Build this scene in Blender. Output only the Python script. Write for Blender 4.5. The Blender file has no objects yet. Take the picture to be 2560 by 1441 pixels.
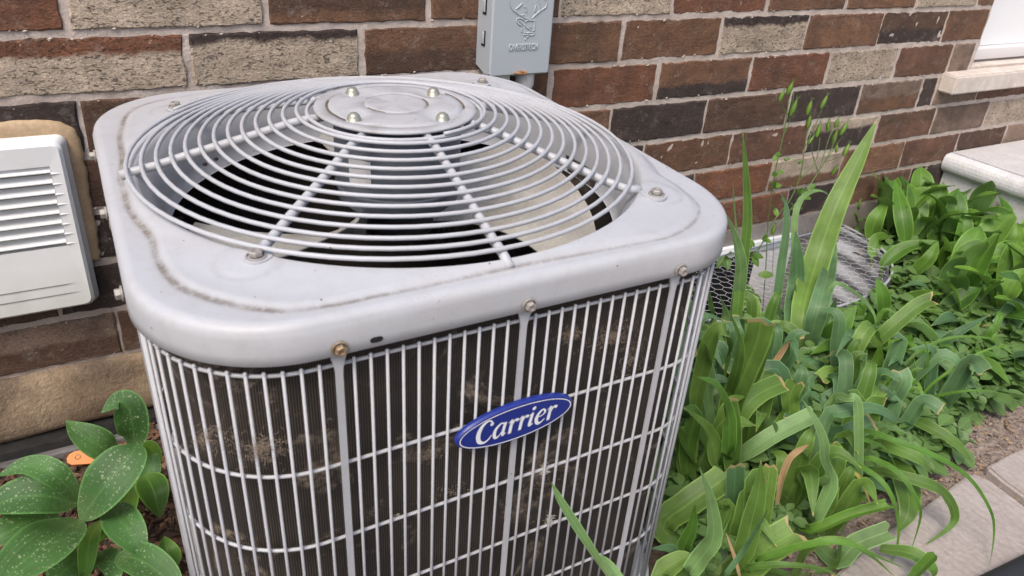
import bpy, bmesh, math, random
from mathutils import Vector, Matrix, Euler, noise
R = math.radians
rnd = random.Random(7)
S = bpy.context.scene
COL = S.collection

# ------------------------------------------------------------------ camera
CAM = Vector((0.0, -1.27416, 0.24469))
YAW, PITCH, ROLL, F = 0.55272, 0.49679, 0.07599, 1926.0
fwd = Vector((math.sin(YAW)*math.cos(PITCH), math.cos(YAW)*math.cos(PITCH), -math.sin(PITCH)))
rgt0 = Vector((math.cos(YAW), -math.sin(YAW), 0.0))
up0 = rgt0.cross(fwd)
rgt = rgt0*math.cos(ROLL) + up0*math.sin(ROLL)
upv = up0*math.cos(ROLL) - rgt0*math.sin(ROLL)
cd = bpy.data.cameras.new('camera'); cam = bpy.data.objects.new('camera', cd); COL.objects.link(cam)
cam.matrix_world = Matrix(((rgt.x, upv.x, -fwd.x, CAM.x), (rgt.y, upv.y, -fwd.y, CAM.y), (rgt.z, upv.z, -fwd.z, CAM.z), (0, 0, 0, 1)))
cd.sensor_width = 36.0; cd.lens = F/2560*36.0; cd.clip_start = 0.02; cd.clip_end = 200
cd.dof.use_dof = True; cd.dof.focus_distance = 1.2; cd.dof.aperture_fstop = 11.0
S.camera = cam

# ------------------------------------------------------------------ world, sun, exposure
SUN_EL, SUN_ROT = R(54), R(232)
w = bpy.data.worlds.new('World'); S.world = w; w.use_nodes = True
nt = w.node_tree; bg = nt.nodes['Background']
sky = nt.nodes.new('ShaderNodeTexSky'); sky.sky_type = 'NISHITA'; sky.sun_disc = False
sky.sun_elevation = SUN_EL; sky.sun_rotation = SUN_ROT; sky.air_density = 1.0; sky.dust_density = 4.0; sky.ozone_density = 1.0
nt.links.new(sky.outputs[0], bg.inputs[0]); bg.inputs[1].default_value = 0.115
ld = bpy.data.lights.new('sun', 'SUN'); ld.energy = 1.5; ld.angle = R(24); ld.color = (1.0, 0.93, 0.84)
sun = bpy.data.objects.new('sun', ld); COL.objects.link(sun)
sd = Vector((math.sin(SUN_ROT)*math.cos(SUN_EL), math.cos(SUN_ROT)*math.cos(SUN_EL), math.sin(SUN_EL)))
sun.rotation_euler = sd.to_track_quat('Z', 'Y').to_euler()
S.view_settings.view_transform = 'Standard'; S.view_settings.look = 'None'
S.view_settings.gamma = 1.0; S.view_settings.use_curve_mapping = False
S.view_settings.exposure = 0.60
S.render.engine = 'CYCLES'; S.cycles.use_denoising = True
S.cycles.max_bounces = 8

# ------------------------------------------------------------------ pixel -> world (photo is 2560 x 1441)
def ray(px, py):
    return (fwd + rgt*((px-1280)/F) - upv*((py-720.5)/F))
def atz(px, py, z):
    d = ray(px, py); return CAM + d*((z-CAM.z)/d.z)
def aty(px, py, y):
    d = ray(px, py); return CAM + d*((y-CAM.y)/d.y)
GZ = -0.65

# ------------------------------------------------------------------ materials
def mat(name, col=(.5, .5, .5), rough=.6, **k):
    m = bpy.data.materials.new(name); m.use_nodes = True
    b = m.node_tree.nodes['Principled BSDF']
    b.inputs['Base Color'].default_value = (*col, 1); b.inputs['Roughness'].default_value = rough
    for a, v in k.items(): b.inputs[a.replace('_', ' ')].default_value = v
    return m
class G:
    def __init__(s, m): s.t = m.node_tree; s.b = s.t.nodes['Principled BSDF']
    def n(s, ty, **k):
        x = s.t.nodes.new(ty)
        for a, v in k.items():
            if a in x.inputs: s.put(x.inputs[a], v)
            else: setattr(x, a, v)
        return x
    def put(s, i, v):
        if hasattr(v, 'bl_idname') or hasattr(v, 'is_output') : s.t.links.new(v, i)
        else: i.default_value = v
    def obj(s): return s.n('ShaderNodeTexCoord').outputs['Object']
    def noise(s, vec, scale, detail=4, rough=.6, out=0, dist=0.0):
        x = s.n('ShaderNodeTexNoise'); s.t.links.new(vec, x.inputs['Vector'])
        x.inputs['Scale'].default_value = scale; x.inputs['Detail'].default_value = detail; x.inputs['Roughness'].default_value = rough
        x.inputs['Distortion'].default_value = dist
        return x.outputs[out]
    def vor(s, vec, scale, out='Distance', rnd_=1.0):
        x = s.n('ShaderNodeTexVoronoi'); s.t.links.new(vec, x.inputs['Vector']); x.inputs['Scale'].default_value = scale
        x.inputs['Randomness'].default_value = rnd_
        return x.outputs[out]
    def ramp(s, fac, pts):
        x = s.n('ShaderNodeValToRGB'); s.t.links.new(fac, x.inputs[0]); e = x.color_ramp.elements
        while len(e) < len(pts): e.new(.5)
        for q, (p, c) in zip(e, pts):
            q.position = p; q.color = (c, c, c, 1) if isinstance(c, (int, float)) else (*c, 1)
        return x.outputs[0]
    def mix(s, fac, a, b, mode='MIX'):
        x = s.n('ShaderNodeMix'); x.data_type = 'RGBA'; x.blend_type = mode
        for i, v in ((0, fac), (6, a), (7, b)):
            if isinstance(v, tuple): v = (*v, 1) if len(v) == 3 else v
            s.put(x.inputs[i], v)
        return x.outputs[2]
    def math(s, op, a, b=0.0, clamp=False):
        x = s.n('ShaderNodeMath', operation=op); x.use_clamp = clamp
        s.put(x.inputs[0], a); s.put(x.inputs[1], b); return x.outputs[0]
    def map(s, v, a, b, c=0.0, d=1.0):
        x = s.n('ShaderNodeMapRange'); s.t.links.new(v, x.inputs[0])
        for i, q in enumerate((a, b, c, d)): s.put(x.inputs[i+1], q)
        return x.outputs[0]
    def scale(s, vec, xyz, off=None):
        x = s.n('ShaderNodeMapping'); s.t.links.new(vec, x.inputs[0]); x.inputs['Scale'].default_value = xyz
        if off is not None: s.t.links.new(off, x.inputs['Location'])
        return x.outputs[0]
    def bump(s, h, strength=.5, dist=.001, prev=None):
        x = s.n('ShaderNodeBump'); s.t.links.new(h, x.inputs['Height']); x.inputs['Strength'].default_value = strength; x.inputs['Distance'].default_value = dist
        if prev is not None: s.t.links.new(prev, x.inputs['Normal'])
        s.t.links.new(x.outputs[0], s.b.inputs['Normal']); return x.outputs[0]
    def attr(s, name, ty='OBJECT', out=0):
        return s.n('ShaderNodeAttribute', attribute_type=ty, attribute_name=name).outputs[out]
    def sep(s, vec):
        x = s.n('ShaderNodeSeparateXYZ'); s.t.links.new(vec, x.inputs[0]); return x.outputs
    def col(s, c): s.put(s.b.inputs['Base Color'], c)
    def rough(s, c): s.put(s.b.inputs['Roughness'], c)
    def rand(s): return s.n('ShaderNodeObjectInfo').outputs['Random']

def m_brick():
    m = mat('brick_face', rough=.92); g = G(m); o = g.obj(); r = g.rand()
    off = g.n('ShaderNodeCombineXYZ'); g.t.links.new(g.math('MULTIPLY', r, 37.0), off.inputs[0]); g.t.links.new(g.math('MULTIPLY', r, 91.0), off.inputs[2])
    v = g.scale(o, (1, 1, 1), off.outputs[0])
    ca, cb = g.attr('lower_colour'), g.attr('upper_colour')
    sp = g.attr('split', out=2)
    z = g.sep(o)[2]
    n1 = g.noise(v, 22, 5, .65); edge = g.math('ADD', z, g.math('MULTIPLY', g.math('SUBTRACT', n1, .5), .035))
    f = g.map(g.math('SUBTRACT', edge, sp), -.004, .004)
    base = g.mix(f, ca, cb)
    tone = g.ramp(g.noise(g.scale(v, (1, 1, 2)), 14, 6, .7), [(.25, .52), (.5, 1.0), (.78, 1.5)])
    base = g.mix(1.0, base, tone, 'MULTIPLY')
    blot = g.math('MULTIPLY', g.ramp(g.noise(v, 8, 5, .65), [(.42, 0.0), (.68, 1.0)]), g.math('SUBTRACT', 1.0, g.math('MULTIPLY', g.attr('coarse', out=2), .8)))
    sc = g.ramp(g.noise(g.scale(v, (1, 1, .35)), 7, 5, .7), [(.50, 0.0), (.66, 1.0)])
    base = g.mix(g.math('MULTIPLY', g.math('MULTIPLY', sc, .5), g.math('SUBTRACT', 1.0, g.attr('coarse', out=2))), base, (.055, .04, .036))
    base = g.mix(g.math('MULTIPLY', blot, .45), base, (.07, .048, .042))
    fine = g.ramp(g.noise(g.scale(v, (1, 1, 2.4)), 220, 4, .7), [(.32, .45), (.5, 1.0), (.72, 1.45)])
    base = g.mix(.75, base, fine, 'MULTIPLY')
    pit = g.ramp(g.noise(g.scale(v, (1, 1, 2.2)), 105, 6, .68, dist=1.2), [(.37, 1.0), (.44, 0.0)])
    rough_amt = g.attr('coarse', out=2)
    base = g.mix(g.math('MULTIPLY', pit, rough_amt), base, (.06, .04, .03))
    sv = g.vor(v, 62); spk = g.ramp(sv, [(.06, 1.0), (.10, 0.0)])
    gate = g.ramp(g.noise(v, 13, 2, .5), [(.52, 0.0), (.6, 1.0)])
    base = g.mix(g.math('MULTIPLY', g.math('MULTIPLY', spk, gate), .8), base, (.62, .52, .44))
    dust = g.ramp(g.noise(v, 26, 7, .8), [(.54, 0.0), (.72, 1.0)])
    base = g.mix(g.math('MULTIPLY', dust, .46), base, (.5, .42, .36))
    g.col(base)
    h = g.math('ADD', g.noise(g.scale(v, (1, 1, 1.8)), 160, 6, .75), g.math('MULTIPLY', g.noise(v, 35, 4, .6), 1.2))
    h = g.math('SUBTRACT', h, g.math('MULTIPLY', pit, g.math('MULTIPLY', rough_amt, .8)))
    g.bump(h, 1.0, .0048); return m
def m_mortar():
    m = mat('mortar', rough=.95); g = G(m); o = g.obj()
    c = g.ramp(g.noise(o, 30, 6, .7), [(.25, (.50, .41, .355)), (.55, (.64, .545, .485)), (.8, (.76, .68, .62))])
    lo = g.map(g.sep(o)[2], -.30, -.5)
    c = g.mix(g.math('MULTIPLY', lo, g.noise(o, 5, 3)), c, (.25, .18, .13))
    c = g.mix(g.math('MULTIPLY', g.ramp(g.noise(o, 6, 7, .75), [(.48, 0.0), (.68, 1.0)]), .55), c, (.30, .225, .18))
    f = g.ramp(g.noise(o, 400, 3, .7), [(.35, .7), (.6, 1.1)])
    g.col(g.mix(.6, c, f, 'MULTIPLY'))
    g.bump(g.math('ADD', g.noise(o, 260, 5, .7), g.math('MULTIPLY', g.noise(o, 60, 3), 1.0)), .8, .0025); return m
def m_concrete(name, c1, c2, sc=18, stain=None, rough=.9, bd=.0012):
    m = mat(name, rough=rough); g = G(m); o = g.obj()
    c = g.ramp(g.noise(o, sc, 6, .65), [(.3, c1), (.7, c2)])
    if stain: c = g.mix(g.ramp(g.noise(o, sc*.35, 5, .7), [(.45, 0.0), (.65, 1.0)]), c, stain)
    c = g.mix(.6, c, g.ramp(g.noise(o, sc*16, 3, .7), [(.3, .78), (.65, 1.12)]), 'MULTIPLY')
    g.col(c); g.bump(g.math('ADD', g.noise(o, sc*12, 5, .7), g.noise(o, sc*1.6, 4)), .7, bd); return m
def m_paint():
    m = mat('grey_enamel', (.50, .505, .53), .42); g = G(m); o = g.obj()
    c = g.mix(g.noise(o, 7, 5, .6), (.470, .480, .512), (.530, .540, .575))
    d = g.attr('dirt', 'GEOMETRY', 2)
    br = g.ramp(g.noise(o, 130, 5, .8), [(.30, .15), (.52, 1.0)])
    br = g.math('MULTIPLY', br, g.ramp(g.noise(o, 22, 3, .6), [(.25, .35), (.6, 1.0)]))
    # dust caught in the pressed groove
    c = g.mix(g.math('MULTIPLY', g.math('MULTIPLY', d, br), .92, True), c, (.15, .12, .09))
    # brushed-on speckles of soot
    sp = g.ramp(g.noise(g.scale(o, (1, 1.7, 1)), 330, 3, .8), [(.64, 0.0), (.69, 1.0)])
    spg = g.ramp(g.noise(o, 11, 3, .5), [(.55, 0.0), (.68, 1.0)])
    c = g.mix(g.math('MULTIPLY', sp, spg), c, (.14, .12, .1))
    film = g.ramp(g.noise(o, 7, 7, .78), [(.42, 0.0), (.75, 1.0)])
    c = g.mix(g.math('MULTIPLY', film, .42), c, (.36, .335, .31))
    c = g.mix(g.ramp(g.vor(o, 48), [(.035, 1.0), (.055, 0.0)]), c, (.10, .085, .07))
    c = g.mix(g.math('MULTIPLY', g.ramp(g.noise(o, 60, 6, .8), [(.35, 1.0), (.5, 0.0)]), .16), c, (.33, .31, .29))
    g.col(c); g.rough(g.map(g.noise(o, 60, 4), .3, .7, .36, .55))
    g.bump(g.noise(o, 420, 2), .12, .0004); return m
def m_metal(name, c, rough=.35, metal=1.0, rust=None):
    m = mat(name, c, rough, Metallic=metal); g = G(m); o = g.obj()
    cc = g.mix(g.noise(o, 90, 4), tuple(x*.75 for x in c), tuple(min(1, x*1.15) for x in c))
    if rust: cc = g.mix(g.ramp(g.noise(o, 120, 5, .7), [(.42, 0.0), (.6, 1.0)]), cc, rust)
    g.col(cc); return m
def m_leaf(name, c1, c2, spots=False, veins=1.0, rough=.42, edge=None):
    m = mat(name, rough=rough); g = G(m); r = g.rand(); o = g.obj()
    uv = g.n('ShaderNodeAttribute', attribute_type='GEOMETRY', attribute_name='leafuv').outputs['Vector']
    u_, v_, _ = g.sep(uv)
    ro = g.n('ShaderNodeCombineXYZ'); g.t.links.new(g.math('MULTIPLY', r, 50.0), ro.inputs[0])
    base = g.mix(r, c1, c2)
    n1 = g.noise(g.scale(o, (1, 1, 1), ro.outputs[0]), 12, 4, .6)
    base = g.mix(1.0, base, g.ramp(n1, [(.3, .60), (.7, 1.30)]), 'MULTIPLY')
    st = g.noise(g.scale(uv, (26, .8, 1), ro.outputs[0]), 1.0, 3, .5)
    base = g.mix(.6*veins, base, g.ramp(st, [(.3, .62), (.7, 1.28)]), 'MULTIPLY')
    eg = g.math('ABSOLUTE', u_)
    base = g.mix(g.math('MULTIPLY', g.ramp(eg, [(.86, 0.0), (.98, 1.0)]), .5), base, tuple(x*2.2 for x in c2))
    base = g.mix(g.math('MULTIPLY', g.ramp(eg, [(.0, 1.0), (.09, 0.0)]), .35), base, tuple(x*1.8 for x in c2))
    # bleached tissue low on the blade, brown flecks and chewed tips
    base = g.mix(g.math('MULTIPLY', g.map(v_, .25, 0.0), .35), base, (.22, .27, .12))
    if edge: base = g.mix(g.math('MULTIPLY', g.map(g.math('ADD', v_, g.math('MULTIPLY', n1, .04)), .985, 1.0), 1.0), base, edge)
    fl = g.ramp(g.vor(g.scale(uv, (3.5, 14, 1), ro.outputs[0]), 1.0), [(.07, 1.0), (.12, 0.0)])
    base = g.mix(g.math('MULTIPLY', fl, .5), base, (.24, .19, .07))
    if spots:
        s1 = g.ramp(g.vor(o, 230), [(.17, 1.0), (.3, 0.0)])
        s2 = g.ramp(g.vor(o, 95), [(.10, 1.0), (.20, 0.0)])
        gt = g.ramp(g.noise(o, 22, 3), [(.38, 0.0), (.55, 1.0)])
        base = g.mix(g.math('MULTIPLY', g.math('MAXIMUM', s1, s2), g.math('MULTIPLY', gt, .55)), base, (.45, .55, .33))
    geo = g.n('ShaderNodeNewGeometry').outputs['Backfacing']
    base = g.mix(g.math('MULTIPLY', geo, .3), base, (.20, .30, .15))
    g.col(base)
    g.bump(st, .35*veins, .0012)
    g.b.inputs['Specular IOR Level'].default_value = .35
    tr = g.n('ShaderNodeBsdfTranslucent'); tc = g.mix(.6, base, (.25, .5, .06), 'MIX'); g.t.links.new(tc, tr.inputs[0])
    ms = g.n('ShaderNodeMixShader'); ms.inputs[0].default_value = .22
    out = g.t.nodes['Material Output']
    g.t.links.new(g.b.outputs[0], ms.inputs[1]); g.t.links.new(tr.outputs[0], ms.inputs[2]); g.t.links.new(ms.outputs[0], out.inputs[0]); return m

M = {}
M['brick'] = m_brick(); M['mortar'] = m_mortar()
M['foundation'] = m_concrete('parged_concrete', (.20, .135, .085), (.48, .36, .24), 11, (.13, .095, .07), bd=.006)
M['grey_concrete'] = m_concrete('grey_concrete', (.26, .23, .21), (.38, .345, .32), 10, (.20, .17, .15))
M['step'] = m_concrete('cast_step_brightened', (.62, .62, .64), (.74, .74, .76), 9, (.50, .47, .44), bd=.0005)  # step sides coloured lighter than the tread to offset their weaker light
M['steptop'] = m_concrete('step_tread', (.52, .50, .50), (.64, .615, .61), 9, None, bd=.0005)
M['sill'] = m_concrete('sill_stone', (.66, .57, .50), (.80, .72, .66), 40, (.60, .52, .46))
M['paint'] = m_paint()
M['fanpaint'] = m_concrete('galvanised_blade', (.54, .52, .47), (.66, .635, .58), 14, (.46, .42, .36), .42, .0003)
M['motor'] = m_metal('motor_shell', (.15, .165, .195), .5, .1)
M['nut'] = m_metal('zinc_nut', (.46, .45, .37), .38, .6)
M['bolt'] = m_metal('zinc_bolt', (.42, .39, .36), .5, .4)
M['rustbolt'] = m_metal('rusted_bolt', (.44, .38, .31), .5, .5, (.34, .23, .13))
M['rust'] = m_metal('rusted_ring', (.45, .27, .14), .75, .2, (.28, .12, .04))
M['grime'] = m_concrete('grime', (.10, .08, .06), (.22, .18, .13), 60)
M['box'] = mat('box_enamel', (.42, .46, .50), .4)
g = G(M['box']); g.col(g.mix(g.noise(g.obj(), 9, 5), (.40, .44, .485), (.46, .50, .54))); g.bump(g.noise(g.obj(), 500, 2), .1, .0003)
M['white'] = mat('white_plastic', (.78, .79, .80), .35)
g = G(M['white']); c = g.mix(g.ramp(g.noise(g.obj(), 6, 5, .7), [(.5, 0.0), (.8, .5)]), (.88, .89, .90), (.70, .70, .62))
lowv = g.map(g.sep(g.obj())[2], -.33, -.42); c = g.mix(g.math('MULTIPLY', lowv, g.noise(g.obj(), 25, 5, .7)), c, (.50, .50, .38)); g.col(c)
M['ventdark'] = mat('vent_interior', (.30, .27, .23), .8)
M['caulk'] = m_concrete('tan_caulk', (.42, .29, .17), (.55, .40, .25), 12, None, .55, .0008)
M['blue'] = mat('badge_blue', (.018, .035, .24), .3)
M['badgewhite'] = mat('badge_white', (.85, .86, .88), .35)
M['black'] = mat('black_rubber_and_shade', (.02, .02, .022), .6)
M['dark'] = mat('dark_gap', (.012, .011, .011), .9)
M['conduit'] = mat('grey_conduit', (.70, .68, .68), .5)
M['orange'] = mat('orange_plastic', (.72, .20, .02), .45)
M['galv'] = m_metal('galvanised_steel', (.47, .49, .54), .55, .1)
M['wire'] = mat('galvanised_wire', (.72, .72, .74), .6)
M['glass'] = mat('window_glass', (.02, .022, .025), .08)
M['winwhite'] = mat('vinyl_white', (.88, .89, .90), .4)
M['terracotta'] = m_concrete('clay_block', (.22, .09, .05), (.34, .16, .09), 30)
m = mat('coil_fins', rough=.7); g = G(m); o = g.obj(); M['coil'] = m
uv = g.n('ShaderNodeAttribute', attribute_type='GEOMETRY', attribute_name='leafuv').outputs['Vector']
wv = g.n('ShaderNodeTexWave'); wv.wave_type = 'BANDS'; wv.bands_direction = 'X'; g.t.links.new(g.scale(uv, (1, .35, 1)), wv.inputs[0])
wv.inputs['Scale'].default_value = 135; wv.inputs['Distortion'].default_value = 1.0; wv.inputs['Detail'].default_value = 1; wv.inputs['Detail Scale'].default_value = 30
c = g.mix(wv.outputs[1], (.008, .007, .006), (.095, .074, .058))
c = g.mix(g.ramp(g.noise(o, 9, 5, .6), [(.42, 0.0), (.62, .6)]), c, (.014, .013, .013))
l1 = g.ramp(g.noise(o, 10, 7, .75, dist=.6), [(.555, 0.0), (.64, 1.0)])
c = g.mix(g.math('MULTIPLY', l1, g.ramp(g.noise(o, 160, 4, .8), [(.35, 0.0), (.65, 1.0)])), c, (.36, .285, .21)); g.col(c)
g.bump(wv.outputs[1], .6, .0012)
m = mat('soil', rough=.95); g = G(m); o = g.obj(); M['soil'] = m
right = g.map(g.sep(o)[0], .55, .95)
c1 = g.ramp(g.noise(o, 35, 6, .7), [(.3, (.025, .017, .012)), (.55, (.085, .055, .038)), (.75, (.20, .14, .10))])
c2 = g.ramp(g.noise(o, 60, 6, .75), [(.28, (.13, .095, .075)), (.5, (.36, .28, .235)), (.75, (.52, .43, .37))])
g.col(g.mix(right, c1, c2)); g.bump(g.math('ADD', g.noise(o, 140, 6, .75), g.vor(o, 90)), 1.0, .006)
M['paver'] = m_concrete('paving_stone', (.35, .30, .275), (.45, .395, .365), 8, (.29, .25, .225), bd=.0006)
g = G(M['paver']); wv = g.n('ShaderNodeTexWave'); wv.inputs['Scale'].default_value = 18; wv.inputs['Distortion'].default_value = 7; wv.inputs['Detail'].default_value = 3
wv.inputs['Detail Scale'].default_value = 1.6; g.t.links.new(g.obj(), wv.inputs[0]); pb = [n for n in g.t.nodes if n.bl_idname == 'ShaderNodeBump'][0]
g.bump(wv.outputs[1], .28, .0018, pb.outputs[0])
M['mulch'] = mat('bark_chips', rough=.9); g = G(M['mulch'])
g.col(g.ramp(g.noise(g.obj(), 30, 3), [(.3, (.03, .015, .01)), (.5, (.13, .065, .04)), (.7, (.30, .19, .12))]))
M['litter'] = mat('dry_litter', rough=.9); g = G(M['litter'])
g.col(g.ramp(g.noise(g.obj(), 25, 3), [(.35, (.20, .12, .07)), (.55, (.42, .28, .17)), (.7, (.16, .10, .07))]))
M['membrane'] = m_concrete('black_membrane', (.008, .008, .008), (.03, .028, .026), 60, None, .7, .004)
M['flash'] = m_concrete('grey_flashing', (.10, .095, .10), (.20, .19, .19), 20, (.05, .045, .04), .6)
M['lf_strap'] = m_leaf('strap_leaf', (.092, .185, .036), (.170, .285, .060), edge=(.45, .33, .16))
M['lf_blue'] = m_leaf('blue_green_leaf', (.085, .180, .080), (.140, .255, .115), edge=(.4, .33, .16))
M['lf_lily'] = m_leaf('broad_leaf', (.068, .170, .026), (.150, .290, .044))
M['lf_pale'] = m_leaf('pale_leaf', (.17, .30, .10), (.22, .36, .14))
M['lf_grass'] = m_leaf('arching_leaf', (.085, .20, .03), (.14, .28, .045))
M['lf_spot'] = m_leaf('spotted_leaf', (.050, .135, .038), (.080, .19, .05), spots=True, veins=1.0, rough=.48)
M['lf_small'] = m_leaf('ground_leaf', (.070, .160, .030), (.155, .280, .050), veins=.5)
M['lf_dry'] = m_leaf('dry_leaf', (.42, .25, .13), (.55, .36, .20), rough=.8)
M['lf_yellow'] = m_leaf('yellow_leaf', (.45, .33, .06), (.5, .4, .1))
M['stem'] = m_leaf('green_stem', (.11, .19, .06), (.15, .22, .08), veins=.2)
M['pod'] = m_leaf('seed_pod', (.14, .28, .04), (.22, .34, .07), veins=.6)

# ------------------------------------------------------------------ object helpers
def link(name, me, m, parent=None):
    o = bpy.data.objects.new(name, me); COL.objects.link(o)
    if m is not None and not me.materials: me.materials.append(M[m] if isinstance(m, str) else m)
    if parent is not None: o.parent = parent
    return o
def mesh(name, vs, fs, m, parent=None, smooth=False, uv=None, attrs=None):
    me = bpy.data.meshes.new(name); me.from_pydata([tuple(v) for v in vs], [], fs); me.update()
    if smooth: me.polygons.foreach_set('use_smooth', [True]*len(me.polygons))
    if uv is not None:
        a = me.attributes.new('leafuv', 'FLOAT_VECTOR', 'POINT'); a.data.foreach_set('vector', [c for p in uv for c in (p[0], p[1], 0.0)])
    for k, vals in (attrs or {}).items():
        a = me.attributes.new(k, 'FLOAT', 'POINT'); a.data.foreach_set('value', vals)
    return link(name, me, m, parent)
def thing(name, label, cat, loc=(0, 0, 0), rot=(0, 0, 0), group=None):
    o = bpy.data.objects.new(name, None); COL.objects.link(o); o.location = loc; o.rotation_euler = rot
    o.empty_display_size = .05; return tag(o, label, cat, group)
def tag(o, label=None, cat=None, group=None, kind=None):
    for k, v in (('label', label), ('category', cat), ('group', group), ('kind', kind)):
        if v: o[k] = v
    return o
def boxg(x0, x1, y0, y1, z0, z1):
    v = [(x, y, z) for x in (x0, x1) for y in (y0, y1) for z in (z0, z1)]
    return v, [(0, 1, 3, 2), (4, 6, 7, 5), (0, 4, 5, 1), (2, 3, 7, 6), (0, 2, 6, 4), (1, 5, 7, 3)]
def box(name, b, m, parent=None, bevel=0.0, seg=2):
    v, f = boxg(*b)
    if not bevel: return mesh(name, v, f, m, parent)
    bm = bmesh.new(); vs = [bm.verts.new(p) for p in v]
    for q in f: bm.faces.new([vs[i] for i in q])
    bmesh.ops.recalc_face_normals(bm, faces=bm.faces)
    bmesh.ops.bevel(bm, geom=list(bm.edges), offset=bevel, segments=seg, affect='EDGES', profile=.5)
    me = bpy.data.meshes.new(name); bm.to_mesh(me); bm.free()
    me.polygons.foreach_set('use_smooth', [True]*len(me.polygons))
    o = link(name, me, m, parent)
    return o
def tube_g(pts, r, seg=8, closed=False, cap=True):
    pts = [Vector(p) for p in pts]; n = len(pts); vs = []; fs = []; rr = r if callable(r) else (lambda t: r)
    prev = None
    for i, p in enumerate(pts):
        a = pts[(i-1) % n] if (closed or i) else p; b = pts[(i+1) % n] if (closed or i < n-1) else p
        t = (b-a).normalized()
        if prev is None:
            prev = t.orthogonal().normalized() if abs(t.z) > .9 else t.cross(Vector((0, 0, 1))).normalized()
        x = (prev - t*prev.dot(t)).normalized(); prev = x; y = t.cross(x)
        q = rr(i/max(1, n-1))
        for k in range(seg):
            a_ = 2*math.pi*k/seg; vs.append(p + x*(q*math.cos(a_)) + y*(q*math.sin(a_)))
    for i in range(n if closed else n-1):
        for k in range(seg):
            j = (i+1) % n; k2 = (k+1) % seg
            fs.append((i*seg+k, i*seg+k2, j*seg+k2, j*seg+k))
    if cap and not closed:
        fs.append(tuple(range(seg-1, -1, -1))); fs.append(tuple((n-1)*seg+k for k in range(seg)))
    return vs, fs
def tube(name, pts, r, m, parent=None, seg=8, closed=False):
    v, f = tube_g(pts, r, seg, closed); return mesh(name, v, f, m, parent, smooth=True)
def lathe_g(prof, seg=32, c=(0, 0, 0)):
    vs = []; fs = []
    for r_, z in prof:
        for k in range(seg):
            a = 2*math.pi*k/seg; vs.append((c[0]+r_*math.cos(a), c[1]+r_*math.sin(a), c[2]+z))
    for i in range(len(prof)-1):
        for k in range(seg):
            k2 = (k+1) % seg; fs.append((i*seg+k, i*seg+k2, (i+1)*seg+k2, (i+1)*seg+k))
    return vs, fs
def lathe(name, prof, m, parent=None, seg=32, c=(0, 0, 0)):
    v, f = lathe_g(prof, seg, c); return mesh(name, v, f, m, parent, smooth=True)
def join(parts):
    vs = []; fs = []
    for v, f in parts:
        n = len(vs); vs += list(v); fs += [tuple(i+n for i in q) for q in f]
    return vs, fs
def catmull(P, n):
    P = [Vector(p) for p in P]
    if len(P) == 2: return [P[0].lerp(P[1], i/(n-1)) for i in range(n)]
    Q = [P[0]*2-P[1]] + P + [P[-1]*2-P[-2]]; out = []; m_ = len(P)-1
    for i in range(n):
        s = i/(n-1)*m_; k = min(int(s), m_-1); t = s-k; a, b, c, d = Q[k:k+4]
        out.append(.5*((2*b) + (c-a)*t + (2*a-5*b+4*c-d)*t*t + (3*b-a-3*c+d)*t**3))
    return out

# ------------------------------------------------------------------ ground
WX0, WX1, WD = 1.02, 1.885, .33           # window well: extent along the wall and depth
def in_well(x, y):
    c = (WX0+WX1)/2; a = (WX1-WX0)/2
    return y > -WD*(max(0, 1-abs((x-c)/a)**2.4))**(1/2.4) and abs(x-c) < a
def gz(x, y):
    h = GZ + .010*noise.noise(Vector((x*5, y*5, 0))) + .006*noise.noise(Vector((x*21, y*21, 3))) + .003*noise.noise(Vector((x*60, y*60, 7)))
    if x < .3: h -= .03*min(1, (.3-x)/.3)
    return h
def ground():
    vs = []; fs = []; st = .0125; x0, x1, y0, y1 = -.6, 3.0, -1.35, .0
    nx = int((x1-x0)/st); ny = int((y1-y0)/st)
    for j in range(ny+1):
        for i in range(nx+1):
            x = x0+i*st; y = y0+j*st; vs.append((x, y, gz(x, y)))
    for j in range(ny):
        for i in range(nx):
            x = x0+(i+.5)*st; y = y0+(j+.5)*st
            if in_well(x, y): continue
            a = j*(nx+1)+i; fs.append((a, a+1, a+nx+2, a+nx+1))
    # coarse surrounding land
    n0 = len(vs)
    for (a, b, c, d) in ((-30, 30, -30, y0), (-30, x0, y0, 0), (x1, 30, y0, 0)):
        n = len(vs); vs += [(a, c, GZ-.01), (b, c, GZ-.01), (b, d, GZ-.01), (a, d, GZ-.01)]; fs.append((n, n+1, n+2, n+3))
    tag(mesh('ground', vs, fs, 'soil', smooth=True), 'bare soil of the planting bed', kind='structure')
ground()
tag(mesh('well_floor', *[[(WX0-.1, -WD-.1, -1.0), (WX1+.1, -WD-.1, -1.0), (WX1+.1, 0, -1.0), (WX0-.1, 0, -1.0)], [(0, 1, 2, 3)]], 'soil'), kind='structure')

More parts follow.
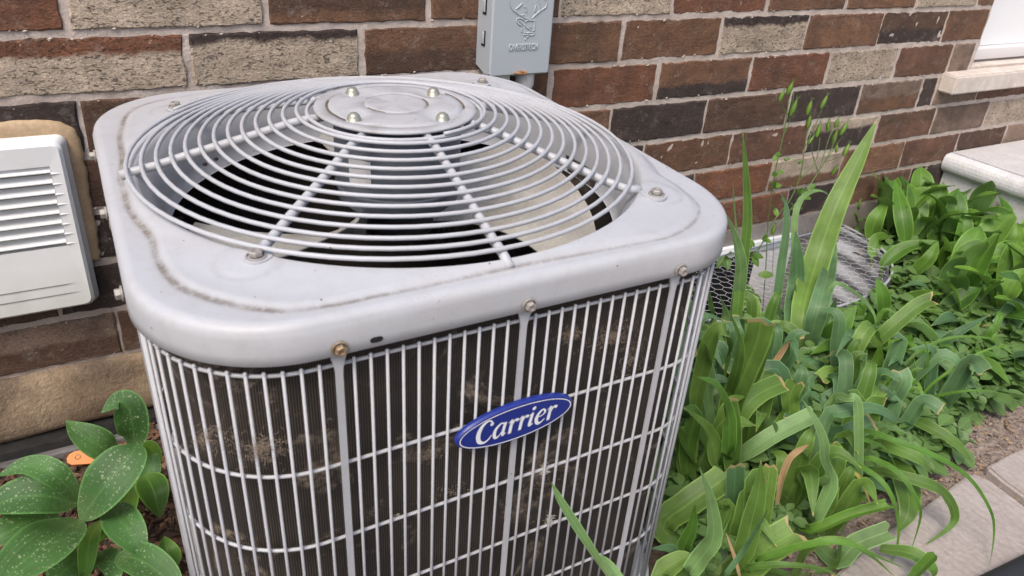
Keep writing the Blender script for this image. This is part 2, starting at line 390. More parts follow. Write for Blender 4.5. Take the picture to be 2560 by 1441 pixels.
# ------------------------------------------------------------------ brick wall
wall = thing('brick_wall', 'mottled brown and tan brick house wall behind the air conditioner', 'wall', (0, 0, GZ))
def W(o): o.location.z -= GZ; return o      # children are drawn in world heights
P_ = .089; J = .0108
C = {'r': (.235, .100, .055), 'b': (.235, .120, .068), 'd': (.140, .078, .050), 'k': (.068, .047, .041), 't': (.62, .50, .385), 'g': (.29, .20, .15), 'u': (.195, .096, .062)}
def brick_mesh(L, H, seed):
    q = random.Random(seed); hx, hz = L/2, H/2; n = max(3, int(L/.013)); pts = []
    jt = lambda a: q.uniform(-a, a)
    for i in range(n): pts.append((-hx+L*i/n, -hz))
    for i in range(6): pts.append((hx, -hz+H*i/6))
    for i in range(n): pts.append((hx-L*i/n, hz))
    for i in range(6): pts.append((-hx, hz-H*i/6))
    vs = []; N = len(pts)
    P1 = [(x+jt(.0012), z+jt(.0015)) for x, z in pts]
    for (x, z) in P1: vs.append((x, .03, z))
    for (x, z) in P1: vs.append((x, .0026+jt(.0008), z))
    for (x, z) in P1: vs.append((x-math.copysign(.0026+jt(.0009), x), jt(.0005), z-math.copysign(.0026+jt(.0009), z)))
    fs = []
    for r_ in (0, 1):
        for i in range(N):
            j = (i+1) % N; fs.append((r_*N+i, r_*N+j, (r_+1)*N+j, (r_+1)*N+i))
    fs.append(tuple(range(2*N, 3*N)))
    fs = [tuple(f) for f in fs]
    return vs, fs
mesh_cache = {}
def brick(x0, x1, k, spec, seed):
    L = x1-x0-J; H = P_-J; zc = -(k-.5)*P_
    key = (round(L, 2), seed % 5)
    if key not in mesh_cache:
        v, f = brick_mesh(L, H, hash(key) & 0xffff if False else int(L*1000)*7+seed % 5)
        me = bpy.data.meshes.new('brick'); me.from_pydata(v, [], f); me.update(); me.materials.append(M['brick']); mesh_cache[key] = me
    o = link('brick', mesh_cache[key], None, wall)
    o.location = ((x0+x1)/2, rnd.uniform(-.0018, .001), zc-GZ); o.rotation_euler = (0, rnd.uniform(-.004, .004), 0)
    lo = C[spec[0]]; hi = C[spec[1]] if len(spec) > 1 else lo; sp = float(spec[2:])*H-H/2 if len(spec) > 2 else .5
    f = rnd.uniform(.85, 1.15)
    o['lower_colour'] = [c*f for c in lo]; o['upper_colour'] = [c*f for c in hi]; o['split'] = sp
    o['coarse'] = .75 if spec[0] == 't' else .25
    return o
# course number: [(head joint x, brick to its right)...]; k=0 is the top course whose foot is at z=0
rows = {
 0: [(-.52, 'u'), (-.245, 'r'), (.025, 't'), (.3, 'bd.25'), (.575, 'b'), (.848, 't'), (1.117, 'r'), (1.393, 'b'), (1.656, 'b'), (1.921, 't'), (2.184, 'b'), (2.266,)],
 1: [(-.37, 'tr.7'), (-.095, 'tr.68'), (.177, 'tk.83'), (.453, 'db.5'), (.727, 'b'), (1.001, 'b'), (1.27, 'tk.78'), (1.54, 'b'), (1.808, 'kd.45'), (2.074, 'b'), (2.262,)],
 2: [(-.52, 'k'), (-.25, 'k'), (.018, 'd'), (.29, 'u'), (.565, 'b'), (.838, 'r'), (1.112, 'kb.35'), (1.385, 'r'), (1.647, 't'), (1.912, 'u'), (2.147, 'g'), (2.25,)],
 3: [(-.34, 'd'), (-.072, 'd'), (.196, 'k'), (.464, 'b'), (.732, 'b'), (1.0, 'k'), (1.268, 'd'), (1.54, 'k'), (1.802, 'bg.5'), (2.057, 'k'), (2.128, 'g'), (2.34, 'u'), (2.60, 'b'), (2.86, 'r'), (3.13,)],
 4: [(-.5, 'd'), (-.235, 'k'), (.033, 'k'), (.301, 'd'), (.569, 'b'), (.837, 'k'), (1.105, 'b'), (1.371, 'u'), (1.639, 'kt.7'), (1.912, 'ud.6'), (2.166, 'g'), (2.425, 't'), (2.69, 'u'), (2.95, 'b'), (3.2,)],
 5: [(-.336, 'd'), (-.068, 'k'), (.2, 'k'), (.468, 'd'), (.736, 'b'), (1.004, 'k'), (1.272, 'r'), (1.534, 'bt.35'), (1.803, 'b'), (2.065, 'u'), (2.324, 'd'), (2.575, 'g'), (2.84, 'u'), (3.1,)],
 6: [(-.525, 'g'), (-.256, 'dg.5'), (.012, 'd'), (.28, 'b'), (.548, 'k'), (.816, 'b'), (1.084, 'u'), (1.352, 'r'), (1.62, 'k'), (1.887, 'bu.5'), (2.142, 'k'), (2.4, 'd'), (2.66, 'b'), (2.93, 'u'), (3.2,)],
}
for k in (-1, -2, -3, -4):
    x = -.385 if k % 2 else -.515; row = []
    while x < 2.27:
        row.append((x, rnd.choice(['b', 'r', 'u', 't', 'd', 'kb.4', 'tk.8', 'b']))); x += .268
    row = [q for q in row if q[0] < 2.2]; row.append((2.268,)); rows[k] = row
sd_ = 0
for k, row in rows.items():
    for a, b in zip(row, row[1:]):
        sd_ += 1; brick(a[0], b[0], k, a[1], sd_*3+1)
def mortar():
    vs = []; fs = []; st = .0085; x0, x1, z0, z1 = -.55, 3.25, -.536, .44
    nx = int((x1-x0)/st); nz = int((z1-z0)/st)
    for j in range(nz+1):
        for i in range(nx+1):
            x = x0+i*st; z = z0+j*st
            y = .0022 + .0020*noise.noise(Vector((x*40, z*40, 0))) + .0014*noise.noise(Vector((x*110, z*110, 5)))
            vs.append((x, y, z))
    for j in range(nz):
        for i in range(nx):
            x = x0+(i+.5)*st; z = z0+(j+.5)*st
            if x > 2.262 and z > -.165: continue
            a = j*(nx+1)+i; fs.append((a, a+1, a+nx+2, a+nx+1))
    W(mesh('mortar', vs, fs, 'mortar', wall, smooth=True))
mortar()
# mortar crumbs and smears left on the brick faces
vs = []; fs = []
for i in range(420):
    k = rnd.randint(-1, 6); z = -(k)*P_ + rnd.choice([-1, 1])*(J/2+rnd.uniform(-.001, .003)); x = rnd.uniform(-.5, 2.2)
    s = rnd.uniform(.0015, .0045); n = len(vs); zz = .6*s
    vs += [(x-s, -.0002, z), (x, -.0002, z-zz), (x+s*.9, -.0002, z+.001), (x+s*.2, -.0002, z+zz), (x, -.0022*rnd.uniform(.5, 1.4), z)]
    fs += [(n, n+1, n+4), (n+1, n+2, n+4), (n+2, n+3, n+4), (n+3, n, n+4)]
tag(W(mesh('mortar_crumb', vs, fs, 'mortar', wall)), kind='stuff')
# wall core behind, reveal of the upper window
W(box('wall_core', (-.6, 2.262, .02, .25, -.536, .46), 'mortar', wall))
W(box('lower_wall_core', (2.2, 3.4, .02, .25, -.536, -.17), 'mortar', wall))
# parged foundation band
def foundation():
    vs = []; fs = []
    prof = [(-.536, .004), (-.540, -.006), (-.56, -.010), (-.60, -.011), (-.640, -.012), (-.652, -.004), (-.66, .01)]
    xs = [-.6+i*.02 for i in range(int(1.5/.02)+1)]
    for x in xs:
        for z, y in prof:
            vs.append((x, y+.003*noise.noise(Vector((x*9, z*20, 1))), z+.004*noise.noise(Vector((x*7, z*5, 4)))))
    m_ = len(prof)
    for i in range(len(xs)-1):
        for j in range(m_-1):
            a = i*m_+j; fs.append((a, a+1, a+m_+1, a+m_))
    W(mesh('parging', vs, fs, 'foundation', wall, smooth=True))
foundation()
W(box('foundation', (.85, 3.4, .0, .25, -1.05, -.535), 'grey_concrete', wall))
W(box('membrane_strip', (-.6, .6, -.030, .004, -.76, -.657), 'membrane', wall, .003))
W(box('flashing_strip', (-.6, .30, -.046, -.0305, -.715, -.672), 'flash', wall, .003))

# upper window with its stone sill
win = tag(W(box('window_panel', (2.262, 3.4, .085, .11, -.125, .46), 'winwhite', wall)), 'bright white window blind in the right reveal')
W(box('window_track', (2.262, 3.4, .050, .084, -.158, -.125), 'conduit', wall, .003))
W(box('window_trim', (2.264, 3.4, .078, .0845, .03, .05), 'dark', wall))
def sill():
    xL = 2.135; prof = [(-.045, -.222), (-.045, -.172), (.14, -.160), (.14, -.222)]
    bm = bmesh.new(); n = len(prof)
    a = [bm.verts.new((xL, y, z)) for y, z in prof]; b = [bm.verts.new((3.4, y, z)) for y, z in prof]
    for i in range(n): bm.faces.new((a[i], a[(i+1) % n], b[(i+1) % n], b[i]))
    bm.faces.new(a[::-1]); bm.faces.new(b); bmesh.ops.recalc_face_normals(bm, faces=bm.faces)
    bmesh.ops.bevel(bm, geom=list(bm.edges), offset=.004, segments=2, affect='EDGES')
    me = bpy.data.meshes.new('window_sill'); bm.to_mesh(me); bm.free(); W(link('window_sill', me, 'sill', wall))
sill()
# basement window
W(box('basement_window_frame', (1.15, 1.69, -.010, .012, -.612, -.580), 'winwhite', wall, .003))
W(box('basement_window_pane', (1.15, 1.545, -.004, .006, -.90, -.6125), 'glass', wall))
W(box('basement_pale_panel', (1.548, 1.685, -.006, .004, -1.0, -.6125), 'conduit', wall, .002))  # pale grey panel right of the dark pane

# ------------------------------------------------------------------ concrete step on the right
def step():
    t = thing('concrete_step', 'pale grey concrete step with rounded nosing against the wall', 'step', (2.29, 0, GZ))
    xL, yF = 2.285, -1.2; H = .23
    def prism(name, prof, y0, y1, m):
        vs = [(x, y0, z) for x, z in prof]+[(x, y1, z) for x, z in prof]; n = len(prof)
        fs = [(i, (i+1) % n, (i+1) % n+n, i+n) for i in range(n)]+[tuple(range(n-1, -1, -1)), tuple(range(n, 2*n))]
        return mesh(name, vs, fs, m, t)
    nose = [(.0, .175)]+[(-.002+-.014*math.sin(a), .205-.026*math.cos(a)) for a in [math.pi*i/8 for i in range(1, 8)]]+[(.012, .232), (1.2, .232), (1.2, .175)]
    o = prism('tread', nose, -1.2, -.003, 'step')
    body = [(.012, 0), (.010, .172), (1.2, .172), (1.2, 0)]
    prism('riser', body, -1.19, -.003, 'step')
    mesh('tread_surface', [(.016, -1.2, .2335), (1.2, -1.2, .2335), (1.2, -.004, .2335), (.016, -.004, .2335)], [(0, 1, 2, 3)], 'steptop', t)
    box('base_slab', (-.035, 1.2, -1.25, -.006, -.02, .022), 'paver', t, .004)
step()

# ------------------------------------------------------------------ paving stones, lower right
def paver(px, th, label, z=None):
    P = [atz(x, y, GZ+.018) for x, y in px]; c = sum(P, Vector())/len(P)
    t = thing('paving_stone', label, 'paving stone', (c.x, c.y, GZ), group='paving stones of the path')
    bm = bmesh.new(); top = [bm.verts.new((p.x-c.x, p.y-c.y, .018)) for p in P]; bot = [bm.verts.new((p.x-c.x, p.y-c.y, -.02)) for p in P]; n = len(P)
    ft = bm.faces.new(top); bm.faces.new(bot[::-1])
    for i in range(n): bm.faces.new((top[i], bot[i], bot[(i+1) % n], top[(i+1) % n]))
    bmesh.ops.recalc_face_normals(bm, faces=bm.faces)
    bmesh.ops.bevel(bm, geom=list(bm.edges), offset=.005, segments=3, affect='EDGES')
    me = bpy.data.meshes.new('slab'); bm.to_mesh(me); bm.free(); link('slab', me, 'paver', t)
paver([(2431, 1178), (2306, 1269), (2180, 1350), (2020, 1500), (1960, 1700), (2900, 1900), (2900, 1640), (2700, 1390), (2560, 1262), (2485, 1205)], .02, 'large beige paving stone filling the lower right corner')
paver([(2466, 1166), (2535, 1128), (2640, 1090), (2900, 1230), (2900, 1450), (2720, 1350), (2600, 1268), (2510, 1203)], .02, 'smaller beige paving stone at the right edge above the large one')
p0, p1 = atz(2470, 1465, GZ+.03), atz(2590, 1405, GZ+.03)
o = tube('black_edge', [p0+(p0-p1)*2, p0, p1, p1+(p1-p0)*2], .016, 'black', None, 12); tag(o, 'black rubber edge poking into the lower right corner', 'unidentified')  # unidentified black object at the corner, modelled as a tube

# ------------------------------------------------------------------ window well
def well():
    t = thing('window_well', 'curved galvanised window well covered with chicken wire', 'window well', ((WX0+WX1)/2, -.1, GZ))
    cx, a = 0.0, (WX1-WX0)/2
    def pt(th, k=1.0):
        c_, s_ = math.cos(th), math.sin(th); e = 2/2.4
        return (a*k*math.copysign(abs(c_)**e, c_), .1-WD*k*abs(s_)**e)
    vs = []; fs = []; n = 72; zs = [.055-.004*i for i in range(0, 96)]
    for j, z in enumerate(zs):
        kk = 1+.020*math.sin(z*2*math.pi/.065)
        for i in range(n+1):
            x, y = pt(math.pi*i/n, kk); vs.append((x, y, z))
    for j in range(len(zs)-1):
        for i in range(n): q = j*(n+1)+i; fs.append((q, q+1, q+n+2, q+n+1))
    mesh('corrugated_shell', vs, fs, 'galv', t, smooth=True)
    tube('rim', [(*pt(math.pi*i/n, 1.005), .058) for i in range(n+1)], .0035, 'galv', t)
    # chicken wire as hexagons
    parts = []; s = .016
    for row in range(-1, 18):
        for col in range(-22, 23):
            x0 = col*s*1.732+(row % 2)*s*.866; y0 = .08-row*s*1.5
            if x0 > a-.01 or x0 < -a or (abs(x0)/a)**2.4+(abs(.1-y0)/WD)**2.4 > .97: continue
            z = .058-.05*math.exp(-((x0-.1)/.2)**2)*.4+.004*noise.noise(Vector((x0*9, y0*9, 2)))
            P = lambda dx, dy: (x0+dx, y0+dy, z+.002*noise.noise(Vector((x0*60+dx*90, y0*60, 1))))
            h = s*.866
            parts.append(tube_g([P(0, s), P(h, s/2), P(h, -s/2), P(0, -s)], .00038, 3))
    v, f = join(parts); tag(mesh('chicken_wire', v, f, 'wire', t), kind='stuff')
    tube('wire_edge', [(-a+.02, .085, .052), (0, .088, .056), (a-.02, .092, .060)], .003, 'galv', t)
well()

# ------------------------------------------------------------------ air conditioner
AX, AY, AYAW, TX, TY = .32968, -.46247, -.02287, .02527, -.01832
H0 = .59
Rm = Euler((TX, TY, AYAW)).to_matrix()
root_loc = Vector((AX, AY, -.05)) + Rm @ Vector((0, 0, -H0))
ac = thing('air_conditioner', 'grey square outdoor air conditioner with domed fan grille and wire guard', 'air conditioner', root_loc, (TX, TY, AYAW))
def Z(z): return z+.05+H0
def lerp_tab(tab, a):
    n = len(tab)
    for i in range(n):
        a0, r0 = tab[i]; a1, r1 = tab[(i+1) % n]
        if i == n-1: a1 += 360
        aa = a if a >= a0 else a+360
        if a0 <= aa <= a1:
            t = (aa-a0)/(a1-a0); pm = tab[i-1][1]; pn = tab[(i+2) % n][1]; return .5*(2*r0+(r1-pm)*t+(2*pm-5*r0+4*r1-pn)*t*t+(3*r0-pm-3*r1+pn)*t**3)
    return tab[0][1]
GRV = [(-172, .294), (-163, .298), (-155, .306), (-147, .330), (-139, .351), (-126, .355), (-119, .338), (-112, .319), (-98, .315), (-87, .308), (-71, .319), (-57, .344), (-47, .347), (-40, .328), (-32, .300), (-5, .290), (15, .297), (30, .325), (45, .350), (60, .328), (75, .305), (90, .295), (108, .305), (122, .335), (135, .354), (149, .322), (165, .292), (178, .290)]
def rsq(a, h, rc):
    c_, s_ = abs(math.cos(a)), abs(math.sin(a))
    if max(c_, s_) == 0: return h
    r_ = h/max(c_, s_); x, y = r_*c_, r_*s_
    if min(x, y) <= h-rc: return r_
    k = h-rc; b = k*(c_+s_); cc = 2*k*k-rc*rc
    return b+math.sqrt(max(0, b*b-cc))
WK = (.292-.1705)/(.318-.1705); WL = (.311-.1705)/(.318-.1705)
def warp(x): return (x if x > -.1705 else -.1705+(x+.1705)*WL) if x < .1705 else .1705+(x-.1705)*WK      # the cover overhangs less on its right side
def inside(x, y, h, rc):
    if x > .1705: x = .1705+(x-.1705)/WK
    elif x < -.1705: x = -.1705+(x+.1705)/WL
    x, y = abs(x), abs(y); k = h-rc
    return (x <= h and y <= k) or (y <= h and x <= k) or math.hypot(max(0, x-k), max(0, y-k)) <= rc
def rsqw(a, h, rc):
    lo, hi = .1, .6; c_, s_ = math.cos(a), math.sin(a)
    for _ in range(30):
        m_ = (lo+hi)/2
        if inside(m_*c_, m_*s_, h, rc): lo = m_
        else: hi = m_
    return lo
OC = (-.003, -.015)
def ss(x): x = max(0, min(1, x)); return x*x*(3-2*x)
HC = .318; RC = .130
def cap():
    NA = 400; ts = []; vs = []; dirt = []; fs = []
    rings = []
    for i in range(NA):
        a = 2*math.pi*i/NA; d = Vector((math.cos(a), math.sin(a), 0))
        # distance from origin to the opening edge (circle centred on OC)
        b = d.x*OC[0]+d.y*OC[1]; cc = OC[0]**2+OC[1]**2-.278**2; ro = b+math.sqrt(b*b-cc)
        rb = rsqw(a, HC-.0105, RC-.009); rg = min(lerp_tab(GRV, (math.degrees(a)+180) % 360-180), rb-.012)
        col = []
        # shroud wall going down inside
        for dz, dr in ((-.119, -.023), (-.1185, -.0205), (-.10, -.0195), (-.085, -.0180), (-.072, -.0150), (-.062, -.0095), (-.053, -.003)):
            col.append((ro+dr, dz, 0))
        nr = 64
        for j in range(nr+1):
            t = j/nr; r_ = ro+(rb-ro)*t
            plat = 1-ss((r_-(rg-.006))/.012)
            collar = 1-ss((r_-ro)/max(.012, min(.05, (rg-ro)+.01)))
            z = -.0550+.0032*plat+.0042*collar
            if j == 0: z = -.0475
            dd = 1.25*math.exp(-((r_-rg-.0045)/(.0018+.0014*ss(-math.cos(a))))**2)+.10*math.exp(-((r_-rg-.006)/.012)**2)
            amt = .42+.30*noise.noise(Vector((math.cos(a)*2.2, math.sin(a)*2.2, 1)))+.42*ss(-math.cos(a)*1.1)-.12*ss(math.cos(a))
            col.append((r_, z, max(0, min(1, dd*amt*1.25))))
        for off, dz in ((.002, .0003), (.0042, .0009), (.0064, .0020), (.0082, .0037), (.0094, .0058), (.0101, .0080), (.0104, .0100)):
            col.append((rb+off, -.0550-dz, 0))
        rb2 = rsqw(a, HC, RC)
        col[-1] = (rb2, -.0662, 0)
        col.append((rb2, -.080, 0)); col.append((rb2+.0004, -.0895, 0)); col.append((rb2-.001, -.0905, 0)); col.append((rb2-.0035, -.088, 0)); col.append((rb2-.005, -.072, 0))
        rings.append([(r_*d.x, r_*d.y, z, dd) for r_, z, dd in col])
    m_ = len(rings[0])
    scr = [(-.211, -.211), (.211, -.211), (-.211, .211), (.211, .211)]
    for ring in rings:
        for x, y, z, dd in ring:
            for sx, sy in scr:      # pressed dimples at the grille screws
                q = math.hypot(x-sx*1.02, y-sy*1.02)
                if q < .03 and z > -.058: z += .0012*ss((1-q/.03)*2.5); dd = max(dd, .22*math.exp(-((q-.027)/.003)**2))
            vs.append((x, y, Z(z))); dirt.append(dd)
    for i in range(NA):
        j = (i+1) % NA
        for k in range(m_-1): fs.append((i*m_+k, j*m_+k, j*m_+k+1, i*m_+k+1)[::-1])
    mesh('top_cover', vs, fs, 'paint', ac, smooth=True, attrs={'dirt': dirt})
cap()
# fan grille: one spiral wire laid over eight spokes
RT = [(0, .098, .0000), (.08, .108, -.0008), (.35, .165, -.0150), (.6, .216, -.0270), (.8, .252, -.0365), (.92, .274, -.0402), (1, .2850, -.0418)]
def gz_of_r(r_):
    for (t0, r0, z0), (t1, r1, z1) in zip(RT, RT[1:]):
        if r_ <= r1: return z0+(z1-z0)*(r_-r0)/(r1-r0)
    return RT[-1][2]-(r_-RT[-1][1])*.9
def gc(r_):
    t = (r_-.09)/.187; return (-.003+t*-.012, -.004+t*-.006)
pts = []; TURN = 13.6; A0 = -80
for i in range(int(TURN*72)+1):
    t = i/(TURN*72); th = R(A0)+t*TURN*2*math.pi
    r_ = .0985+(.2850-.0985)*t; c_ = gc(r_)
    pts.append((c_[0]+r_*math.cos(th), c_[1]+r_*math.sin(th), Z(gz_of_r(r_))))
tube('spiral_wire', pts, .00225, 'paint', ac, 8)
tube('end_ring', [(gc(.0985)[0]+.0975*math.cos(a), gc(.0985)[1]+.0975*math.sin(a), Z(-.0035)) for a in [2*math.pi*i/64 for i in range(64)]], .0024, 'paint', ac, 8, True)
for k in range(8):
    a = R(45*k+1-(5 if k == 4 else 0)); diag = k % 2 == 1; P = []
    re = (.290 if k == 6 else .279 if k == 4 else .292) if not diag else .278
    for i in range(13):
        r_ = .082+(re-.082)*i/12; c_ = gc(r_)
        P.append((c_[0]*(1-0)+r_*math.cos(a), c_[1]+r_*math.sin(a), Z(gz_of_r(r_)-.0062)))
    if diag:
        sx, sy = .211*math.copysign(1, math.cos(a)), .211*math.copysign(1, math.sin(a))
        P += [(P[-1][0]*.5+sx*.5, P[-1][1]*.5+sy*.5, Z(-.0465))]
    tube('spoke', P, .0046, 'paint', ac, 10)
    if diag:
        sx, sy = .211*math.copysign(1, math.cos(a)), .211*math.copysign(1, math.sin(a)); d = Vector((math.cos(a), math.sin(a), 0)); n_ = Vector((-d.y, d.x, 0))
        # flattened eye of the spoke
        vs = []; SCR = {(-1, -1): (-.208, -.215), (1, -1): (.204, -.227), (-1, 1): (-.213, .213), (1, 1): (.213, .208)}[(int(math.copysign(1, sx)), int(math.copysign(1, sy)))]
        c0 = Vector((*SCR, Z(-.0485)))-d*.003
        for q in range(16):
            an = 2*math.pi*q/16; vs.append(c0+d*(.0145*math.cos(an))+n_*(.0118*math.sin(an)))
        vs2 = [v+Vector((0, 0, .003)) for v in vs]
        inner = P[-2]; fs = [tuple(range(15, -1, -1)), tuple(range(16, 32))]+[(i, (i+1) % 16, (i+1) % 16+16, i+16) for i in range(16)]
        mesh('spoke_eye', vs+vs2, fs, 'paint', ac)
def hexbolt(name, loc, axis, r_=.0062, m='bolt', wr=.0088, parent=None, h=.0045):
    q = Vector(axis).to_track_quat('Z', 'Y'); loc = Vector(loc)
    g1 = lathe_g([(0, .0), (wr, .0), (wr, .0012), (wr*.82, .0018)], 20)
    vs = []; 
    for rr, z in ((r_, .0018), (r_, .0018+h*.85), (r_*.86, .0018+h), (r_*.5, .0018+h), (r_*.42, .0018+h*.72), (0.0001, .0018+h*.72)):
        for k in range(6): vs.append((rr*math.cos(k*math.pi/3+.3), rr*math.sin(k*math.pi/3+.3), z))
    fs = [(i*6+k, i*6+(k+1) % 6, (i+1)*6+(k+1) % 6, (i+1)*6+k) for i in range(5) for k in range(6)]
    v, f = join([g1, (vs, fs)]); v = [loc+q @ Vector(p) for p in v]
    return mesh(name, v, f, m, parent or ac)
for sx, sy in ((-1, -1), (1, -1), (-1, 1), (1, 1)):
    SCR = {(-1, -1): (-.208, -.215), (1, -1): (.204, -.227), (-1, 1): (-.213, .213), (1, 1): (.213, .208)}
    hexbolt('screw', (*SCR[(sx, sy)], Z(-.0458)), (0, 0, 1))
# hub plate with four acorn nuts
hc = Vector((-.003, -.004, 0))
prof = [(.0001, .0050), (.030, .0050), (.0335, .0050), (.0345, .0036), (.0365, .0036), (.0375, .0048), (.046, .0046), (.055, .0044), (.062, .004), (.0690, .0036), (.074, .0032), (.0752, .0014), (.0772, .0014), (.0785, .0028), (.086, .0022), (.0900, .0016), (.0908, .0004), (.0900, -.0012)]
def hub():
    vs = []; fs = []; NA = 96; dirt = []
    for r_, z in prof:
        for k in range(NA):
            a = 2*math.pi*k/NA; x, y = r_*math.cos(a), r_*math.sin(a); zz = z
            for q in (28, 118, 208, 298):
                bx, by = .067*math.cos(R(q)), .067*math.sin(R(q)); e = math.hypot((x-bx*.9)*1.0, (y-by*.9)*1.0)
                if e < .026: zz -= .0045*ss(1-e/.026)
            vs.append((hc.x+x, hc.y+y, Z(zz+.0005)))
            dd = 1.0 if .0335 < r_ < .0375 or .0750 <= r_ <= .0775 else .42
            dd *= .25+1.5*max(0, noise.noise(Vector((math.cos(a)*2.5, math.sin(a)*2.5, r_*50))))
            dirt.append(min(1, dd))
    for i in range(len(prof)-1):
        for k in range(NA): k2 = (k+1) % NA; fs.append((i*NA+k, (i+1)*NA+k, (i+1)*NA+k2, i*NA+k2))
    mesh('hub_plate', vs, fs, 'paint', ac, smooth=True, attrs={'dirt': dirt})
    for q in (28, 118, 208, 298):
        bx, by = hc.x+.067*math.cos(R(q)), hc.y+.067*math.sin(R(q))
        pr = [(.0085, 0), (.0085, .001), (.0070, .0012), (.0070, .0045)]+[(.0066*math.cos(t), .0045+.0062*math.sin(t)) for t in [math.pi/2*i/7 for i in range(8)]]
        lathe('acorn_nut', [(r_*1.05, z+Z(-.0008)) for r_, z in pr], 'nut', ac, 20, (bx, by, 0))
    for a0, a1 in ((150, 205), (-25, 20), (190, 230), (330, 372)):       # punched slots of the two dashed circles
        rr = .0765 if a0 in (150, -25) else .0355
        P = []
        for i in range(9):
            an = R(a0+(a1-a0)*i/8); P.append((rr*math.cos(an), rr*math.sin(an)))
        vs = []; wd = .0013
        for x, y in P:
            l = math.hypot(x, y); vs += [(hc.x+x*(1-wd/l), hc.y+y*(1-wd/l), Z(.0050)), (hc.x+x*(1+wd/l), hc.y+y*(1+wd/l), Z(.0050))]
        if rr > .05: vs = [(v[0], v[1], Z(.0030)) for v in vs]
        mesh('slot', vs, [(2*i, 2*i+1, 2*i+3, 2*i+2) for i in range(8)], 'grime', ac)
hub()
# motor, shaft, blades
lathe('motor', [(.0001, Z(-.010)), (.070, Z(-.012)), (.0725, Z(-.018)), (.0725, Z(-.088)), (.071, Z(-.091)), (.0705, Z(-.104)), (.062, Z(-.112)), (.03, Z(-.116)), (.0001, Z(-.116))], 'motor', ac, 48, (-.001, -.004, 0))
lathe('motor_seam', [(.0728, Z(-.084)), (.0735, Z(-.085)), (.0735, Z(-.088)), (.0728, Z(-.089))], 'motor', ac, 48, (-.001, -.004, 0))
lathe('fan_hub', [(.0001, Z(-.118)), (.038, Z(-.120)), (.042, Z(-.128)), (.042, Z(-.150)), (.03, Z(-.158)), (.0001, Z(-.158))], 'black', ac, 32)
# sticker with printed lines on the motor
vs = []; fs = []
for i in range(7):
    a = R(-160+i*4); vs += [(.0731*math.cos(a), -.006+.0731*math.sin(a), Z(-.040)), (.0731*math.cos(a), -.006+.0731*math.sin(a), Z(-.071))]
mesh('motor_label', vs, [(2*i, 2*i+2, 2*i+3, 2*i+1) for i in range(6)], 'conduit', ac)
def blade(ac0, name='fan_blade', sw=54):
    vs = []; fs = []; nr, na = 12, 12
    for s in (0, 1):
        for i in range(nr+1):
            t = i/nr; r_ = .045+.198*t; k = min(1, t/.22); e = max(0, (t-.22)/.78)
            a_f = 4-16*k-sw*e; a_b = 18+20*k-10*e+(-6*max(0, (t-.88)/.12))
            for j in range(na+1):
                u = j/na; a = R(ac0+a_f+(a_b-a_f)*u)
                z = -.152+.048*u-.008*math.sin(math.pi*u)*t
                if abs(t-.85) < .04: z += .0015
                vs.append((r_*math.cos(a), r_*math.sin(a), Z(z-s*.0015)))
    n1 = (nr+1)*(na+1)
    for i in range(nr):
        for j in range(na):
            q = i*(na+1)+j; fs.append((q, q+na+1, q+na+2, q+1)); fs.append((q+n1, q+n1+1, q+n1+na+2, q+n1+na+1))
    for j in range(na): q = nr*(na+1)+j; fs.append((q, q+n1, q+n1+1, q+1))
    for i in range(nr):
        q = i*(na+1); fs.append((q, q+n1, q+n1+na+1, q+na+1)); q += na; fs.append((q, q+na+1, q+na+1+n1, q+n1))
    o = mesh(name, vs, fs, 'fanpaint', ac, smooth=False)
    for t in (.35, .75):      # rivets
        a = R(ac0+14); r_ = .045+.05*t
        lathe('rivet', [(.004, 0), (.003, .002), (.0001, .003)], 'bolt', o, 10, (r_*math.cos(a), r_*math.sin(a), Z(-.127)))
    return o
blade(0); blade(70, sw=26); blade(184, sw=16)
# compressor below
lathe('compressor', [(.0001, Z(-.235)), (.04, Z(-.238)), (.07, Z(-.250)), (.085, Z(-.275)), (.090, Z(-.30)), (.092, Z(-.57))], 'motor', ac, 32, (.075, -.055, 0))
# coil: rounded square, open near the front right corner
def perim(h, rc, n_arc=14, step=.02):
    P = []; s = h-rc
    def seg(x0, y0, x1, y1):
        n = max(2, int(math.hypot(x1-x0, y1-y0)/step))
        for i in range(n): P.append((x0+(x1-x0)*i/n, y0+(y1-y0)*i/n))
    def arc(cx, cy, a0):
        for i in range(n_arc): a = R(a0+90*i/n_arc); P.append((cx+rc*math.cos(a), cy+rc*math.sin(a)))
    seg(h, -s, h, s); arc(s, s, 0); seg(s, h, -s, h); arc(-s, s, 90); seg(-h, s, -h, -s); arc(-s, -s, 180); seg(-s, -h, s, -h); arc(s, -s, 270)
    return [(warp(x), y) for x, y in P]
def coil(name, h, th, keep, zt, zb):
    P = perim(h, .10); P = [p for p in P if keep(*p)]
    # order so the gap is at the ends
    k = max(range(len(P)), key=lambda i: math.hypot(P[i][0]-P[i-1][0], P[i][1]-P[i-1][1])); P = P[k:]+P[:k]
    acc = [0]
    for a, b in zip(P, P[1:]): acc.append(acc[-1]+math.hypot(b[0]-a[0], b[1]-a[1]))
    vs = []; fs = []; uv = []
    for (x, y), s in zip(P, acc):
        l = max(abs(x), abs(y)); k_ = (h-th)/h
        for X, Y, z in ((x, y, zt), (x, y, zb), (x*k_, y*k_, zb), (x*k_, y*k_, zt)):
            vs.append((X, Y, Z(z))); uv.append((s, z))
    for i in range(len(P)-1):
        for k2 in range(4): a = i*4+k2; b = i*4+(k2+1) % 4; fs.append((a, b, b+4, a+4))
    fs += [(0, 3, 2, 1), tuple((len(P)-1)*4+k for k in range(4))]
    return mesh(name, vs, fs, 'coil', ac, uv=uv)
coil('coil', .297, .024, lambda x, y: not (x > .225 and y < -.20) or (y < -.296 and x < .20), -.098, -.60)
